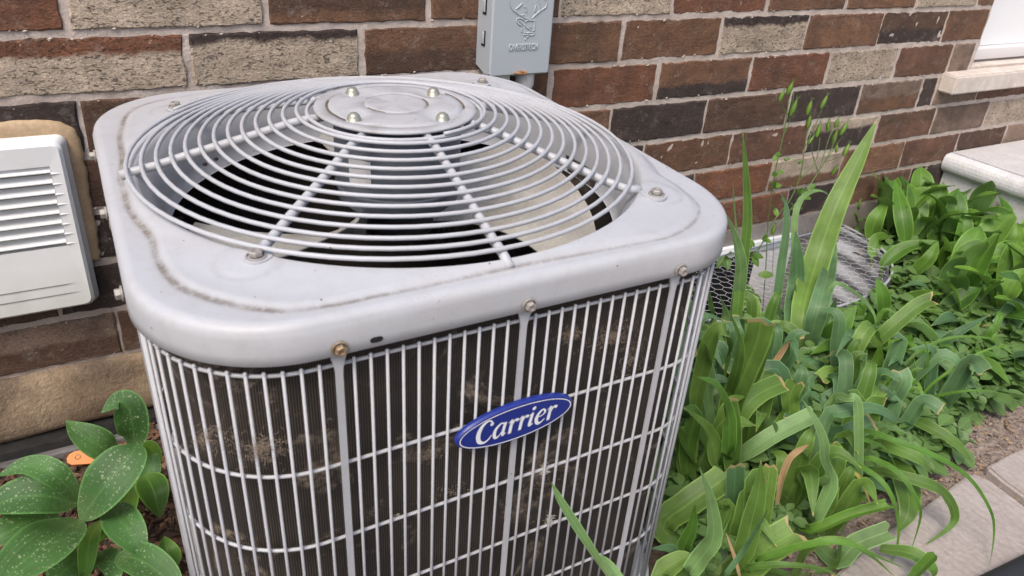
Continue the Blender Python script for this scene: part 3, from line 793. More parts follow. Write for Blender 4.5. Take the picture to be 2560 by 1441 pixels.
# control post at the gap, inside
tube('refrigerant_pipe', [(.235, -.19, Z(-.12)), (.235, -.19, Z(-.60))], .006, 'rust', ac, 10)
# wire guard: loops and uprights
HG = .3115
for z in (-.1053, -.2123, -.3030, -.3937, -.4844, -.5751):
    tube('guard_ring', [(x, y, Z(z)) for x, y in perim(HG-.0034, .118, 20)], .0018, 'paint', ac, 8, True)
Pm = perim(HG, .122, 60, .002); L_ = [0]
for a, b in zip(Pm, Pm[1:]): L_.append(L_[-1]+math.hypot(b[0]-a[0], b[1]-a[1]))
def at_s(s):
    for i in range(len(L_)-1):
        if L_[i+1] >= s:
            t = (s-L_[i])/(L_[i+1]-L_[i]); return (Pm[i][0]+(Pm[i+1][0]-Pm[i][0])*t, Pm[i][1]+(Pm[i+1][1]-Pm[i][1])*t)
    return Pm[-1]
tot = L_[-1]
# arc-length of the front centre line so that uprights fall where the flat bars are
ks = min(range(len(Pm)), key=lambda i: abs(Pm[i][0])+(0 if Pm[i][1] < 0 else 9)); s0 = L_[ks]
nU = round(tot/.01421); pitch = tot/nU
um = None
bars_at = set()
for k in range(nU):
    s = (s0+k*pitch) % tot; x, y = at_s(s)
    onbar = any(abs(x-bx) < pitch*.4 and abs(abs(y)-HG) < .002 for bx in (-.1705, 0, .1705)) or any(abs(y-by) < pitch*.4 and (x > warp(HG)-.002 or x < warp(-HG)+.002) for by in (-.1705, 0, .1705))
    if onbar: continue
    if um is None:
        v, f = tube_g([(0, 0, -.5040), (0, 0, 0)], .00145, 8); v2, f2 = lathe_g([(.00185, 0), (.0014, .0014), (.0001, .0019)], 8); v, f = join([(v, f), (v2, f2)])
        um = bpy.data.meshes.new('upright_wire'); um.from_pydata([tuple(p) for p in v], [], f); um.polygons.foreach_set('use_smooth', [True]*len(um.polygons)); um.materials.append(M['paint'])
    o = link('upright_wire', um, None, ac); o.location = (x, y, Z(-.1010))
def flatbar(cx, cy, n):
    n = Vector(n); t = Vector((-n.y, n.x, 0)); c = Vector((cx, cy, 0))
    prof = [(.0031, -.6045), (.0031, -.110), (.0036, -.105), (.0066, -.093), (.0070, -.080)]
    vs = []
    for d in (.0005, .0028):
        for w_, z in prof: vs += [c+n*(d+0)+t*w_+Vector((0, 0, Z(z))), c+n*(d+0)-t*w_+Vector((0, 0, Z(z)))]
    m_ = len(prof); fs = []
    for i in range(m_-1):
        a = 2*i; b = 2*m_+2*i; fs += [(a, a+1, a+3, a+2), (b, b+2, b+3, b+1), (a, a+2, b+2, b), (a+1, b+1, b+3, a+3)]
    fs += [(0, 2*m_, 2*m_+1, 1), (2*m_-2, 2*m_-1, 4*m_-1, 4*m_-2)]
    mesh('guard_bar', vs, fs, 'paint', ac)
    rusty = (abs(n.y) > .5 and cx < -.1)
    hexbolt('bolt', c+n*((HC-HG)*(WK if n.x > .5 else WL if n.x < -.5 else 1)+.0012)+Vector((0, 0, Z(-.0825))), n, .0050, 'rustbolt' if rusty else 'bolt', .0070)
for b_ in (-.1705, 0, .1705):
    flatbar(b_, -HG, (0, -1, 0)); flatbar(warp(-HG), b_, (-1, 0, 0)); flatbar(warp(HG), b_, (1, 0, 0)); flatbar(b_, HG, (0, 1, 0))
# spare slot in the skirt
vs = [( -.140+.0055*math.copysign(abs(math.cos(t))**.6, math.cos(t)), -HC-.0009, Z(-.0825+.0028*math.sin(t))) for t in [2*math.pi*i/16 for i in range(16)]]
mesh('skirt_slot', vs, [tuple(range(16))], 'dark', ac)
# base pan
P = perim(.310, .12, 20); n = len(P); vs = []
for k_, z in ((.9, -.603), (1.0, -.605), (1.0, -.612), (1.02, -.616), (1.02, -.640), (.9, -.641)): vs += [(x*k_, y*k_, Z(z)) for x, y in P]
fs = [(j*n+i, j*n+(i+1) % n, (j+1)*n+(i+1) % n, (j+1)*n+i) for j in range(5) for i in range(n)]
mesh('pan_shade', [(x*.9, y*.9, Z(-.602)) for x, y in P], [tuple(range(n))], 'black', ac)  # black sheet standing in for the shade inside the enamelled pan
mesh('base_pan', vs, fs, 'paint', ac, smooth=False)
for px_, py_ in ((512, 411), (540, 398), (1222, 690), (760, 830)):
    pw = CAM+ray(px_, py_)*((Vector((0, 0, -.033)).z-CAM.z)/ray(px_, py_).z) if py_ < 500 else None
    if pw is None: continue
    q_ = Rm.transposed() @ (pw-root_loc)
    lathe('grime_speck', [(.0001, .0022), (.0022, .0008), (.0026, -.0006), (.0001, -.0022)], 'dark', ac, 8, tuple(q_))
# lint caught on the guard and coil
def lint(name, x, z, sx, sz, n, seed, y=-.300, col='litter'):
    q = random.Random(seed); parts = []
    for i in range(n):
        a = q.uniform(0, 6.28); rr = q.gauss(0, .5); px = x+sx*rr*math.cos(a); pz = z+sz*rr*math.sin(a); b = q.uniform(0, 6.28); l = q.uniform(.002, .006)
        p = [Vector((px, y-q.uniform(0, .006), Z(pz)))]; 
        for s in range(3): b += q.uniform(-.8, .8); p.append(p[-1]+Vector((math.cos(b)*l/3, q.uniform(-.0015, .0015), math.sin(b)*l/3)))
        parts.append(tube_g(p, .00013, 3, cap=False))
    v, f = join(parts); tag(mesh(name, v, f, col, ac), kind='stuff')
M['lint'] = mat('lint', (.30, .24, .18), .9)
M['lintw'] = mat('seed_fluff', (.72, .68, .62), .9)
for i, (x, z, sx, sz, n) in enumerate([(-.235, -.175, .022, .02, 150), (-.275, -.15, .02, .015, 60), (.11, -.155, .03, .02, 160), (.06, -.14, .02, .012, 80), (-.085, -.235, .018, .012, 60), (.14, -.19, .03, .05, 60), (-.06, -.30, .04, .03, 30), (.05, -.33, .04, .04, 30)]):
    lint('lint', x, z, sx, sz, n*3, i, -.3005, 'lint')
for i, (x, z) in enumerate([(.043, -.305), (.058, -.385), (-.125, -.300), (-.19, -.39)]):
    lint('seed_fluff', x, z, .006, .011 if i < 2 else .005, 90 if i < 2 else 12, 60+i, -.306, 'lintw')

# badge -------------------------------------------------------------
BX, BZ = -.0035, -.2135
def ell(a, b, n=64, y=0.0): return [(a*math.cos(2*math.pi*i/n), y, b*math.sin(2*math.pi*i/n)) for i in range(n)]
def badge():
    A_, B_ = .0640, .0228; n = 64; rt = R(3)
    def T(p): x, y, z = p; return (BX+x*math.cos(rt)-z*math.sin(rt), -HG-.0045+y, Z(BZ)+x*math.sin(rt)+z*math.cos(rt))
    vs = ell(A_, B_, n, 0.0)+ell(A_, B_, n, -.0035)+ell(A_-.0018, B_-.0018, n, -.0055)
    fs = [(j*n+i, j*n+(i+1) % n, (j+1)*n+(i+1) % n, (j+1)*n+i) for j in (0, 1) for i in range(n)]+[tuple(range(2*n, 3*n)), tuple(range(n-1, -1, -1))]
    o = mesh('name_badge', [T(p) for p in vs], fs, 'blue', ac); o['label'] = 'blue oval badge reading Carrier'
    vs = ell(A_-.0030, B_-.0030, n, -.0060)+ell(A_-.0041, B_-.0041, n, -.0060)
    mesh('badge_outline', [T(p) for p in vs], [(i, (i+1) % n, (i+1) % n+n, i+n) for i in range(n)], 'badgewhite', o)
    # lettering: strokes with varying width, slanted; units: x-height = 1
    def stroke(pts, w):
        Q = catmull([(p[0], p[1], 0) for p in pts], 5*len(pts)); W_ = catmull([(q, 0, 0) for q in w], 5*len(pts)); vs = []
        for i, p in enumerate(Q):
            t = (Q[min(i+1, len(Q)-1)]-Q[max(i-1, 0)]).normalized(); nn = Vector((-t.y, t.x, 0))*W_[i].x*.5
            vs += [p+nn, p-nn]
        return vs, [(2*i, 2*i+1, 2*i+3, 2*i+2) for i in range(len(Q)-1)]
    def dot(x, y, r_): return [(x+r_*math.cos(2*math.pi*i/12), y+r_*math.sin(2*math.pi*i/12), 0) for i in range(12)], [tuple(range(12))]
    def rr(x):
        return [stroke([(x-.02, .80), (x+.16, .95), (x+.24, .96)], [.05, .12, .24]), stroke([(x+.24, .97), (x+.22, .5), (x+.22, .0)], [.22, .24, .24]),
                stroke([(x+.28, .55), (x+.42, .88), (x+.60, .93)], [.08, .12, .16]), dot(x+.62, .86, .115), stroke([(x+.10, .02), (x+.34, .02)], [.05, .05])]
    gl = []
    gl += [stroke([(1.12, 1.20), (.98, 1.42), (.70, 1.50), (.34, 1.25), (.20, .75), (.34, .22), (.70, .0), (1.02, .12), (1.20, .40)], [.05, .10, .13, .26, .32, .26, .16, .12, .05]), dot(1.06, 1.20, .13)]
    x = 1.30
    gl += [stroke([(x+.72, .92), (x+.45, 1.0), (x+.16, .72), (x+.10, .36), (x+.24, .06), (x+.46, .10), (x+.70, .45)], [.06, .13, .22, .25, .18, .10, .07]),
           stroke([(x+.78, 1.0), (x+.74, .5), (x+.76, .10), (x+.96, .20)], [.22, .23, .20, .06])]
    gl += rr(x+1.05)+rr(x+1.80)
    x += 2.55
    gl += [stroke([(x+.02, .84), (x+.18, .95), (x+.22, .96)], [.05, .1, .22]), stroke([(x+.22, .97), (x+.18, .5), (x+.18, .12), (x+.42, .16)], [.22, .24, .22, .06]), dot(x+.25, 1.30, .135)]
    x += .50
    gl += [stroke([(x+.22, .50), (x+.55, .56), (x+.70, .76), (x+.52, .98), (x+.26, .82), (x+.12, .45), (x+.26, .08), (x+.52, .02), (x+.80, .24)], [.07, .08, .15, .12, .2, .26, .22, .14, .06])]
    gl += rr(x+.88)
    v, f = join(gl); w0 = min(p[0] for p in v); w1 = max(p[0] for p in v); sc = .0152
    vs = []
    for i, p in enumerate(v):
        X = (p[0]-(w0+w1)/2)*sc*.98+(p[1]-.6)*sc*.22; Zz = (p[1]-.62)*sc*1.08; vs.append(T((X, -.0061, Zz)))
    lo = mesh('badge_lettering', vs, f, 'badgewhite', o); lo['label'] = 'white slanted word Carrier'
badge()
# support brick under the front right foot
fb = Rm @ Vector((.255, -.245, 0))+root_loc
o = box('brick_foot', (-.05, .05, -.045, .045, -.05, .0), 'terracotta', None, .004); o.location = (fb.x, fb.y, root_loc.z-.052); tag(o, 'reddish brick block under the right front corner of the air conditioner', 'brick')

# ------------------------------------------------------------------ wall vent, left
def vent():
    x1 = -.012; x0 = -.40; zt, zb = -.1400, -.4110; yf = -.036
    t = thing('wall_vent', 'white plastic louvred wall vent sealed with tan caulk', 'vent', (x1-.1, 0, zb))
    def L(o): o.location = (-(x1-.1), 0, -zb); return o
    ox0, ox1, oz0, oz1 = -.37, -.0335, -.3035, -.1760
    # face frame built round the louvre opening
    def fr(name, b, bev=.006): return L(box(name, b, 'white', t, bev, 3))
    bm = bmesh.new()
    def face_frame():
        outer = []; inner = []; n = 48
        def rr(x0_, x1_, z0_, z1_, r_, k):
            pts = []
            for cx, cz, a0 in ((x1_-r_, z1_-r_, 0), (x0_+r_, z1_-r_, 90), (x0_+r_, z0_+r_, 180), (x1_-r_, z0_+r_, 270)):
                for i in range(k): a = R(a0+90*i/(k-1)); pts.append((cx+r_*math.cos(a), cz+r_*math.sin(a)))
            return pts
        K = 8
        lay = [(rr(x0, x1+.006, zb-.004, zt+.002, .012, K), -.004), (rr(x0, x1+.006, zb-.004, zt+.002, .012, K), -.012), (rr(x0, x1+.001, zb, zt, .012, K), yf+.012), (rr(x0, x1-.001, zb+.002, zt-.002, .012, K), yf+.004), (rr(x0+.004, x1-.006, zb+.006, zt-.006, .010, K), yf),
               (rr(ox0, ox1, oz0, oz1, .001, K), yf+.001), (rr(ox0, ox1, oz0, oz1, .001, K), yf+.016)]
        vs = []; fs = []
        for pts, y in lay: vs += [(x, y, z) for x, z in pts]
        m_ = len(lay[0][0])
        for j in range(len(lay)-1):
            for i in range(m_): k = (i+1) % m_; fs.append((j*m_+i, j*m_+k, (j+1)*m_+k, (j+1)*m_+i))
        return vs, fs
    v, f = face_frame(); L(mesh('vent_frame', v, f, 'white', t, smooth=False))
    L(box('vent_backing', (ox0-.004, ox1+.004, yf+.017, yf+.02, oz0-.004, oz1+.004), 'ventdark', t))
    nl = 8; pz = (oz1-oz0)/nl
    for i in range(nl):
        zt_ = oz1-i*pz-.0006
        vs = []
        for x in (ox0+.0005, ox1-.0005):
            vs += [(x, yf+.0145, zt_), (x, yf-.0006, zt_-pz*.46), (x, yf-.0006, zt_-pz*.55), (x, yf+.0145, zt_-.0018)]
        L(mesh('louvre', vs, [(0, 1, 5, 4), (1, 2, 6, 5), (2, 3, 7, 6), (3, 0, 4, 7), (0, 3, 2, 1), (4, 5, 6, 7)], 'white', t))
        vs = [(ox1, yf-.0004, zt_-pz*.60), (ox1+.010, yf-.0004, zt_-pz*.66), (ox1, yf-.0022, zt_-pz*.72)]
        L(mesh('louvre_tip', [(ox1-.001, yf+.0002, zt_-pz*.50), (ox1-.001, yf-.0016, zt_-pz*.68), (ox1-.001, yf+.0002, zt_-pz*.80), (ox1+.013, yf+.0002, zt_-pz*.70)], [(0, 1, 3), (1, 2, 3), (0, 3, 2)], 'white', t))
    for z, e in ((-.3655, -.050), (-.3815, -.046)):
        L(mesh('groove', [(x0+.02, yf-.0005, z), (e, yf-.0005, z), (e+.018, yf-.0005, z-.0004), (e, yf-.0005, z-.0016), (x0+.02, yf-.0005, z-.0022)], [(0, 4, 3, 2, 1)], 'ventdark', t))
    # caulk bead
    vs = []; fs = []; path = [(x0-.02, zt+.012), (x1-.10, zt+.012), (x1-.02, zt+.010), (x1+.010, zt-.004), (x1+.012, zt-.05), (x1+.010, zt-.12), (x1+.008, zt-.19), (x1+.006, zt-.205)]
    Q = catmull([(a, 0, b) for a, b in path], 80)
    for i, p in enumerate(Q):
        tt = (Q[min(i+1, 79)]-Q[max(i-1, 0)]).normalized(); nn = Vector((-tt.z, 0, tt.x)) if False else Vector((tt.z*-1, 0, tt.x)); 
        w_ = .0125+.003*noise.noise(Vector((i*.35, 0, 0)))
        for k, (o_, y) in enumerate(((-1, -.002), (-.9, -.007), (-.2, -.009), (.6, -.0075), (.95, -.004), (1.05, .003))):
            vs.append(p+nn*(o_*w_)+Vector((0, y, 0)))
    for i in range(79):
        for k in range(5): a = i*6+k; fs.append((a, a+6, a+7, a+1))
    L(mesh('caulk', vs, fs, 'caulk', t, smooth=True))
vent()

# ------------------------------------------------------------------ disconnect box
def dbox():
    x0, x1, y0, zb, zt = .6708, .7985, -.0535, -.0855, .15
    t = thing('disconnect_box', 'pale grey electrical disconnect box embossed with a stag head', 'electrical box', ((x0+x1)/2, 0, zb))
    c = Vector(((x0+x1)/2, 0, zb))
    def L(o): o.location = -c; return o
    # shell: side profile extruded across, with the cut back corner
    prof = [(-.001, zb+.013), (-.034, zb+.003), (-.036, zb+.0005), (y0+.004, zb), (y0, zb+.003), (y0, zt-.02), (y0+.01, zt), (-.001, zt)]
    bm = bmesh.new(); a = [bm.verts.new((x0, y, z)) for y, z in prof]; b = [bm.verts.new((x1, y, z)) for y, z in prof]; n = len(prof)
    for i in range(n): bm.faces.new((a[i], a[(i+1) % n], b[(i+1) % n], b[i]))
    bm.faces.new(a[::-1]); bm.faces.new(b); bmesh.ops.recalc_face_normals(bm, faces=bm.faces)
    bmesh.ops.bevel(bm, geom=[e for e in bm.edges if abs(e.verts[0].co.x-e.verts[1].co.x) < 1e-6 and (e.verts[0].co.y+e.verts[1].co.y)/2 < -.04], offset=.004, segments=3, affect='EDGES')
    me = bpy.data.meshes.new('box_shell'); bm.to_mesh(me); bm.free(); L(link('box_shell', me, 'box', t))
    # hinge knuckles on the left side
    for z in (.032, -.022):
        L(box('hinge', (x0-.0025, x0-.0002, -.030, -.022, z-.010, z+.010), 'box', t, .001))
        L(box('hinge_gap', (x0-.0012, x0-.0001, -.0335, -.0300, z-.013, z+.013), 'dark', t)); L(box('hinge_gap', (x0-.0012, x0-.0001, -.032, -.020, z-.0135, z-.0105), 'dark', t))
    # embossed stag head, drawn from the photo in face coordinates
    def fp(px, py): p = aty(px, py, y0); return Vector((p.x, y0-.0002, p.z))
    def c8(X, Y): return 1180+X/6.267, Y/6.267
    lines = [[(580, -60), (585, 40), (620, 130), (690, 200), (760, 245), (830, 285), (900, 300)], [(680, 150), (730, 110), (790, 55)], [(680, 160), (720, 205), (770, 240), (820, 240)], [(820, 100), (850, 140), (850, 190)],
             [(940, 290), (990, 240), (1060, 180), (1120, 140), (1165, 100), (1170, 30), (1140, -20)], [(1070, 170), (1065, 100), (1050, 30), (1030, -40)], [(985, 190), (990, 120), (1000, 90)],
             [(700, 300), (700, 350), (740, 390), (780, 410)], [(700, 295), (740, 290), (790, 300), (830, 330)], [(740, 320), (760, 350), (790, 380)], [(820, 380), (850, 430), (900, 460), (930, 490)], [(900, 410), (930, 440)],
             [(975, 310), (985, 370), (975, 440), (975, 490)], [(810, 510), (850, 520), (910, 515), (960, 510)], [(800, 550), (850, 545), (920, 555), (965, 540), (975, 515)], [(830, 560), (850, 590), (830, 630)], [(850, 590), (880, 575)], [(770, 440), (775, 490), (780, 510)], [(820, 350), (880, 320), (960, 330)], [(950, 480), (975, 485)]]
    parts = []
    for l in lines:
        Q = catmull([fp(*c8(*p)) for p in l], 6*len(l)); parts.append(tube_g(Q, lambda t_: .0013+.0002*math.sin(t_*3.14), 6))
    v, f = join(parts); o = L(mesh('stag_emblem', v, f, 'box', t, smooth=True)); o['label'] = 'embossed stag head emblem'
    # embossed word
    cu = bpy.data.curves.new('word', 'FONT'); cu.body = 'DIVERSITECH'; cu.size = .0150; cu.extrude = .0009; cu.bevel_depth = .0004; cu.align_x = 'CENTER'; cu.offset = .0002
    tmp = bpy.data.objects.new('tmp', cu); COL.objects.link(tmp); dg = bpy.context.evaluated_depsgraph_get(); me = bpy.data.meshes.new_from_object(tmp.evaluated_get(dg)); bpy.data.objects.remove(tmp)
    L_ = fp(*c8(578, 800)); R_ = fp(*c8(1025, 785)); xs = [v.co.x for v in me.vertices]; sc = (R_.x-L_.x)/(max(xs)-min(xs)); 
    # small caps: first letter and T tall
    me.materials.clear(); me.materials.append(M['box'])
    for v in me.vertices:
        x, y, z = v.co; X = (x-min(xs))*sc
        Zz = y*.98*(1.0); v.co = (L_.x+X, y0-.0003-z*.9, L_.z+.0005+Zz)
    o = L(link('embossed_word', me, None, t)); o['label'] = 'embossed word DiversiTech'
    # rusted hasp ring and pipe ends below
    p = aty(1302, 183, y0-.007); cc = Vector((p.x, y0-.006, p.z))
    L(tube('hasp_ring', [cc+Vector((.0115*math.cos(a), .0065*math.sin(a), .001*math.sin(a*2))) for a in [2*math.pi*i/28 for i in range(28)]], .0021, 'rust', t, 8, True))
    q = aty(1312, 190, -.028); tt = thing('conduit_fitting', 'off white conduit fitting under the disconnect box', 'conduit', (q.x, -.028, -.13))
    lathe('fitting', [(.018, .055), (.018, .022), (.014, .013), (.012, .0), (.012, -.3)], 'conduit', tt, 28)
    q = aty(1240, 195, -.02); tt = thing('cable_cover', 'grey square cable cover left of the conduit fitting', 'cable cover', (q.x, -.02, -.3))
    box('cover', (-.021, .021, -.017, .017, -.1, .222), 'conduit', tt, .003)
dbox()

# ------------------------------------------------------------------ leaves
def leaf(parent, P, w, m, name='leaf', shape='strap', fold=.25, n=16, face=None, cut=False, twist=0.0, wav=.0, sag=0, seed=None):
    """P: world points from base to tip. w: full width in metres."""
    q = random.Random(seed if seed is not None else rnd.random()); off = parent.matrix_basis.translation
    Q = catmull(P, n); vs = []; fs = []; uv = []; K = 5; ph = q.uniform(0, 6.28); cutj = [q.uniform(-.008, .004) for _ in range(K)]
    L_ = sum((b-a).length for a, b in zip(Q, Q[1:]))
    for i, p in enumerate(Q):
        t = i/(n-1); T_ = (Q[min(i+1, n-1)]-Q[max(i-1, 0)]).normalized()
        N = face if face is not None else ((CAM-p).normalized()*.55+Vector((0, 0, .5)))
        if twist: N = Matrix.Rotation(twist*t, 3, T_) @ N
        side = T_.cross(N)
        side = side.normalized() if side.length > 1e-5 else Vector((1, 0, 0)); nn = side.cross(T_).normalized()
        if shape == 'strap': ww = min(1, .62+1.1*t)*(1 if cut else (1-max(0, (t-.35)/.65)**2.0))
        elif shape == 'grass': ww = min(1, .7+.8*t)*(1-t**2.0*.97)
        elif shape == 'broad': ww = max(0, math.sin(math.pi*min(1, t**.82*.985+.015)))**.9*(1-.10*t)
        elif shape == 'pet': tt = max(0, (t-.28)/.72); ww = .10 if tt <= 0 else max(.10*(1-tt), math.sin(math.pi*tt**.85)**.8)
        elif shape == 'stalk': ww = 1
        if not cut: ww = max(ww, .01)
        for k in range(K):
            u = (k/(K-1)*2-1); e = u*ww*w/2
            v = p+side*e*(1-.12*fold*abs(u))+nn*(-abs(e)*fold*-1.0)+nn*(wav*w*abs(u)*math.sin(ph+t*9+u*2))
            if cut and i == n-1: v = v+T_*cutj[k]
            vs.append(v-off); uv.append((u, t))
    for i in range(n-1):
        for k in range(K-1): a = i*K+k; fs.append((a, a+1, a+K+1, a+K))
    return mesh(name, vs, fs, m, parent, smooth=True, uv=uv)
PXM = 1/1340.0
def c6(x, y): return 1600+x/2.6635, 900+y/2.6635
def c4(x, y): return 2050+x/4.118, 700+y/4.118
def c1(x, y): return 2150+x/5.541, 440+y/5.541
def pth(pts, conv=None):
    """(px, py, height above soil) or (px, py, None, y) -> world"""
    out = []
    for p in pts:
        x, y = conv(p[0], p[1]) if conv else (p[0], p[1])
        out.append(atz(x, y, GZ+p[2]) if p[2] is not None else aty(x, y, p[3]))
    return out
def pxw(P, px): # width in photo pixels at mean distance -> metres
    c = P[len(P)//2]; return px/F*(c-CAM).dot(fwd)
def plant(name, label, cat, base, leaves, group=None, conv=None):
    b = pth([base], None)[0]; b.z = gz(b.x, b.y); t = thing(name, label, cat, b, group=group)
    for L_ in leaves:
        P = pth(L_[0], L_[4].pop('conv', conv) if len(L_) > 4 else conv); k = L_[4] if len(L_) > 4 else {}
        root = k.pop('root', True)
        if root: P = [Vector((b.x+rnd.uniform(-.012, .012), b.y+rnd.uniform(-.012, .012), b.z-.005))]+P
        leaf(t, P, pxw(P, L_[1])*(1.14 if L_[1] > 19 and L_[3] == 'strap' and L_[1] < 60 else 1), L_[2], shape=L_[3], **k)
    return t

# tall iris fan ------------------------------------------------------
plant('iris', 'tall iris fan with one long blade crossing the brick wall', 'iris', (2010, 905, 0), [
    ([(2005, 800, .12), (2040, 660, None, -.31), (2088, 520, None, -.28), (2150, 390, None, -.25), (2193, 297, None, -.23)], 66, 'lf_strap', 'strap', dict(fold=.25, n=22)),
    ([(2030, 830, .10), (2055, 740, .17), (2078, 650, None, -.31), (2088, 585, None, -.29)], 44, 'lf_blue', 'strap', {}),
    ([(1985, 820, .10), (1990, 720, None, -.33), (1992, 640, None, -.32), (1988, 570, None, -.31)], 42, 'lf_blue', 'strap', {}),
    ([(1975, 880, .06), (1978, 800, None, -.36), (1990, 700, None, -.35)], 36, 'lf_blue', 'strap', {}),
    ([(2045, 870, .06), (2075, 800, .10), (2090, 740, .16)], 34, 'lf_blue', 'strap', {}),
    ([(1945, 800, .08), (1950, 690, None, -.32), (1964, 590, None, -.30), (1966, 520, None, -.28), (1950, 482, None, -.27)], 20, 'lf_blue', 'strap', {}),
    ([(1985, 640, None, -.30), (1992, 520, None, -.27), (2030, 480, None, -.25), (2068, 486, None, -.24), (2080, 530, None, -.24)], 18, 'lf_pale', 'grass', {}),
    ([(2060, 830, .08), (2080, 715, .19), (2130, 728, .18), (2172, 765, .15), (2190, 805, .12), (2178, 845, .07)], 15, 'lf_pale', 'grass', dict(n=20)),
])
plant('iris', 'slim iris blades rising beside the right edge of the unit', 'iris', (1830, 905, 0), [
    ([(1838, 820, .12), (1852, 700, None, -.36), (1868, 560, None, -.34), (1864, 430, None, -.32), (1856, 322, None, -.31)], 25, 'lf_strap', 'strap', dict(n=20)),
    ([(1836, 800, .12), (1852, 680, None, -.37), (1838, 600, None, -.37), (1815, 545, None, -.38), (1800, 515, None, -.39)], 30, 'lf_pale', 'strap', {}),
    ([(1850, 760, None, -.36), (1845, 640, None, -.35), (1835, 500, None, -.33), (1832, 450, None, -.33)], 7, 'lf_pale', 'grass', {}),
    ([(1822, 850, .06), (1812, 790, .10), (1800, 740, .16)], 26, 'lf_pale', 'strap', {}),
    ([(1790, 860, .05), (1780, 790, .1), (1772, 720, None, -.40)], 24, 'lf_pale', 'strap', {}),
])
# columbine with pods -------------------------------------------------
def columbine():
    b = aty(1905, 800, -.13); b.z = GZ; t = thing('columbine', 'thin columbine stems with green seed pods against the bricks', 'flower', b)
    Y = -.10
    def st(pts, r_=.0014): 
        P = [aty(x, y, Y) for x, y in pts]; Q = catmull(P, 5*len(P)); v, f = tube_g([q-b for q in Q], r_, 6); mesh('stem', v, f, 'stem', t, smooth=True, uv=[(0, .5)]*len(v))
    st([(1905, 800), (1915, 660), (1920, 560), (1938, 430), (1958, 340), (1972, 250)]); st([(1972, 290), (1956, 265), (1954, 250)], .0010)
    st([(1972, 300), (1982, 275), (1988, 262)], .0010); st([(1958, 340), (1975, 300), (1985, 230)], .0010)
    st([(1880, 660), (1930, 560), (1975, 500), (2000, 440), (2010, 380), (2018, 320)]); st([(2012, 370), (2040, 310), (2056, 270)], .0010); st([(2016, 330), (2024, 290)], .0010)
    st([(1870, 650), (1960, 545), (2030, 455), (2070, 390), (2090, 345)]); st([(2050, 420), (2075, 340), (2090, 320)], .0010); st([(2070, 395), (2100, 350), (2110, 330)], .0010); st([(2045, 430), (2030, 380), (2030, 350)], .0010); st([(1930, 690), (1933, 640), (1934, 590)], .0008)
    st([(2000, 450), (2040, 400), (2050, 345)], .0010); st([(2060, 405), (2100, 395), (2115, 380)], .0010)
    pods = [(1954, 240, 28, 10), (1975, 222, 34, 5), (1984, 270, 40, 12), (2023, 270, 34, 5), (2060, 256, 34, 25), (2022, 306, 34, 0), (2046, 327, 32, 10), (2071, 315, 28, 0), (2092, 308, 26, 5), (2110, 322, 34, 22), (2087, 342, 34, 8), (2028, 350, 22, 30), (2092, 372, 20, 0), (2116, 376, 32, 18), (2087, 425, 26, 12), (1934, 575, 28, 3)]
    for i, (x, y, l, a) in enumerate(pods):
        c_ = aty(x, y, Y+rnd.uniform(-.02, .01)); ln = pxw([c_], l); ax = Vector((math.sin(R(a)), rnd.uniform(-.2, .2), math.cos(R(a)))).normalized(); vs = []; fs = []; uv = []; n = 10; k = 10
        x_ = ax.orthogonal().normalized(); y_ = ax.cross(x_)
        for j in range(n+1):
            s = j/n; rr_ = ln*.25*math.sin(math.pi*min(1, s*.8+.12))**.8*(1-s*.35)
            for q in range(k): an = 2*math.pi*q/k; fl = .72+.28*abs(math.cos(an*2.5)); vs.append(c_-b+ax*(ln*(s-.5))+(x_*math.cos(an)+y_*math.sin(an))*rr_*fl); uv.append((math.cos(an*2.5)*.5, .5))
        for j in range(n):
            for q in range(k): q2 = (q+1) % k; fs.append((j*k+q, j*k+q2, (j+1)*k+q2, (j+1)*k+q))
        o = mesh('seed_pod', vs, fs, 'pod', t, smooth=True, uv=uv)
        parts = []
        for q in range(5): an = 2*math.pi*q/5; d = x_*math.cos(an)+y_*math.sin(an); p = c_-b+ax*(ln*.48); parts.append(tube_g([p+d*ln*.05, p+ax*ln*.15+d*ln*.07, p+ax*ln*.28+d*ln*.14], .00035, 4))
        v, f = join(parts); mesh('pod_beak', v, f, 'stem', o, uv=[(0, .5)]*len(v))
    for x, y, s in [(1937, 388, 22), (1942, 432, 26), (1932, 470, 30), (1998, 492, 34), (2020, 478, 30), (1960, 500, 24), (1985, 520, 28), (1935, 520, 26), (1880, 640, 34), (1870, 600, 26), (1905, 600, 30), (1895, 690, 44), (1875, 740, 50), (1920, 770, 46), (1850, 780, 44), (1965, 400, 16), (1995, 410, 16), (1800, 590, 34), (1815, 640, 40), (1860, 720, 40)]:
        c_ = aty(x, y, Y+rnd.uniform(-.03, .0)); l = pxw([c_], s)
        for q in range(rnd.choice([2, 3])):
            a = rnd.uniform(0, 6.28); d = Vector((math.cos(a), -.3+rnd.uniform(-.5, .3), math.sin(a)*.7)).normalized()
            leaf(t, [c_, c_+d*l*.5, c_+d*l*.9+Vector((0, 0, -.1*l))], l*.55, 'lf_small', shape='broad', n=7)
columbine()

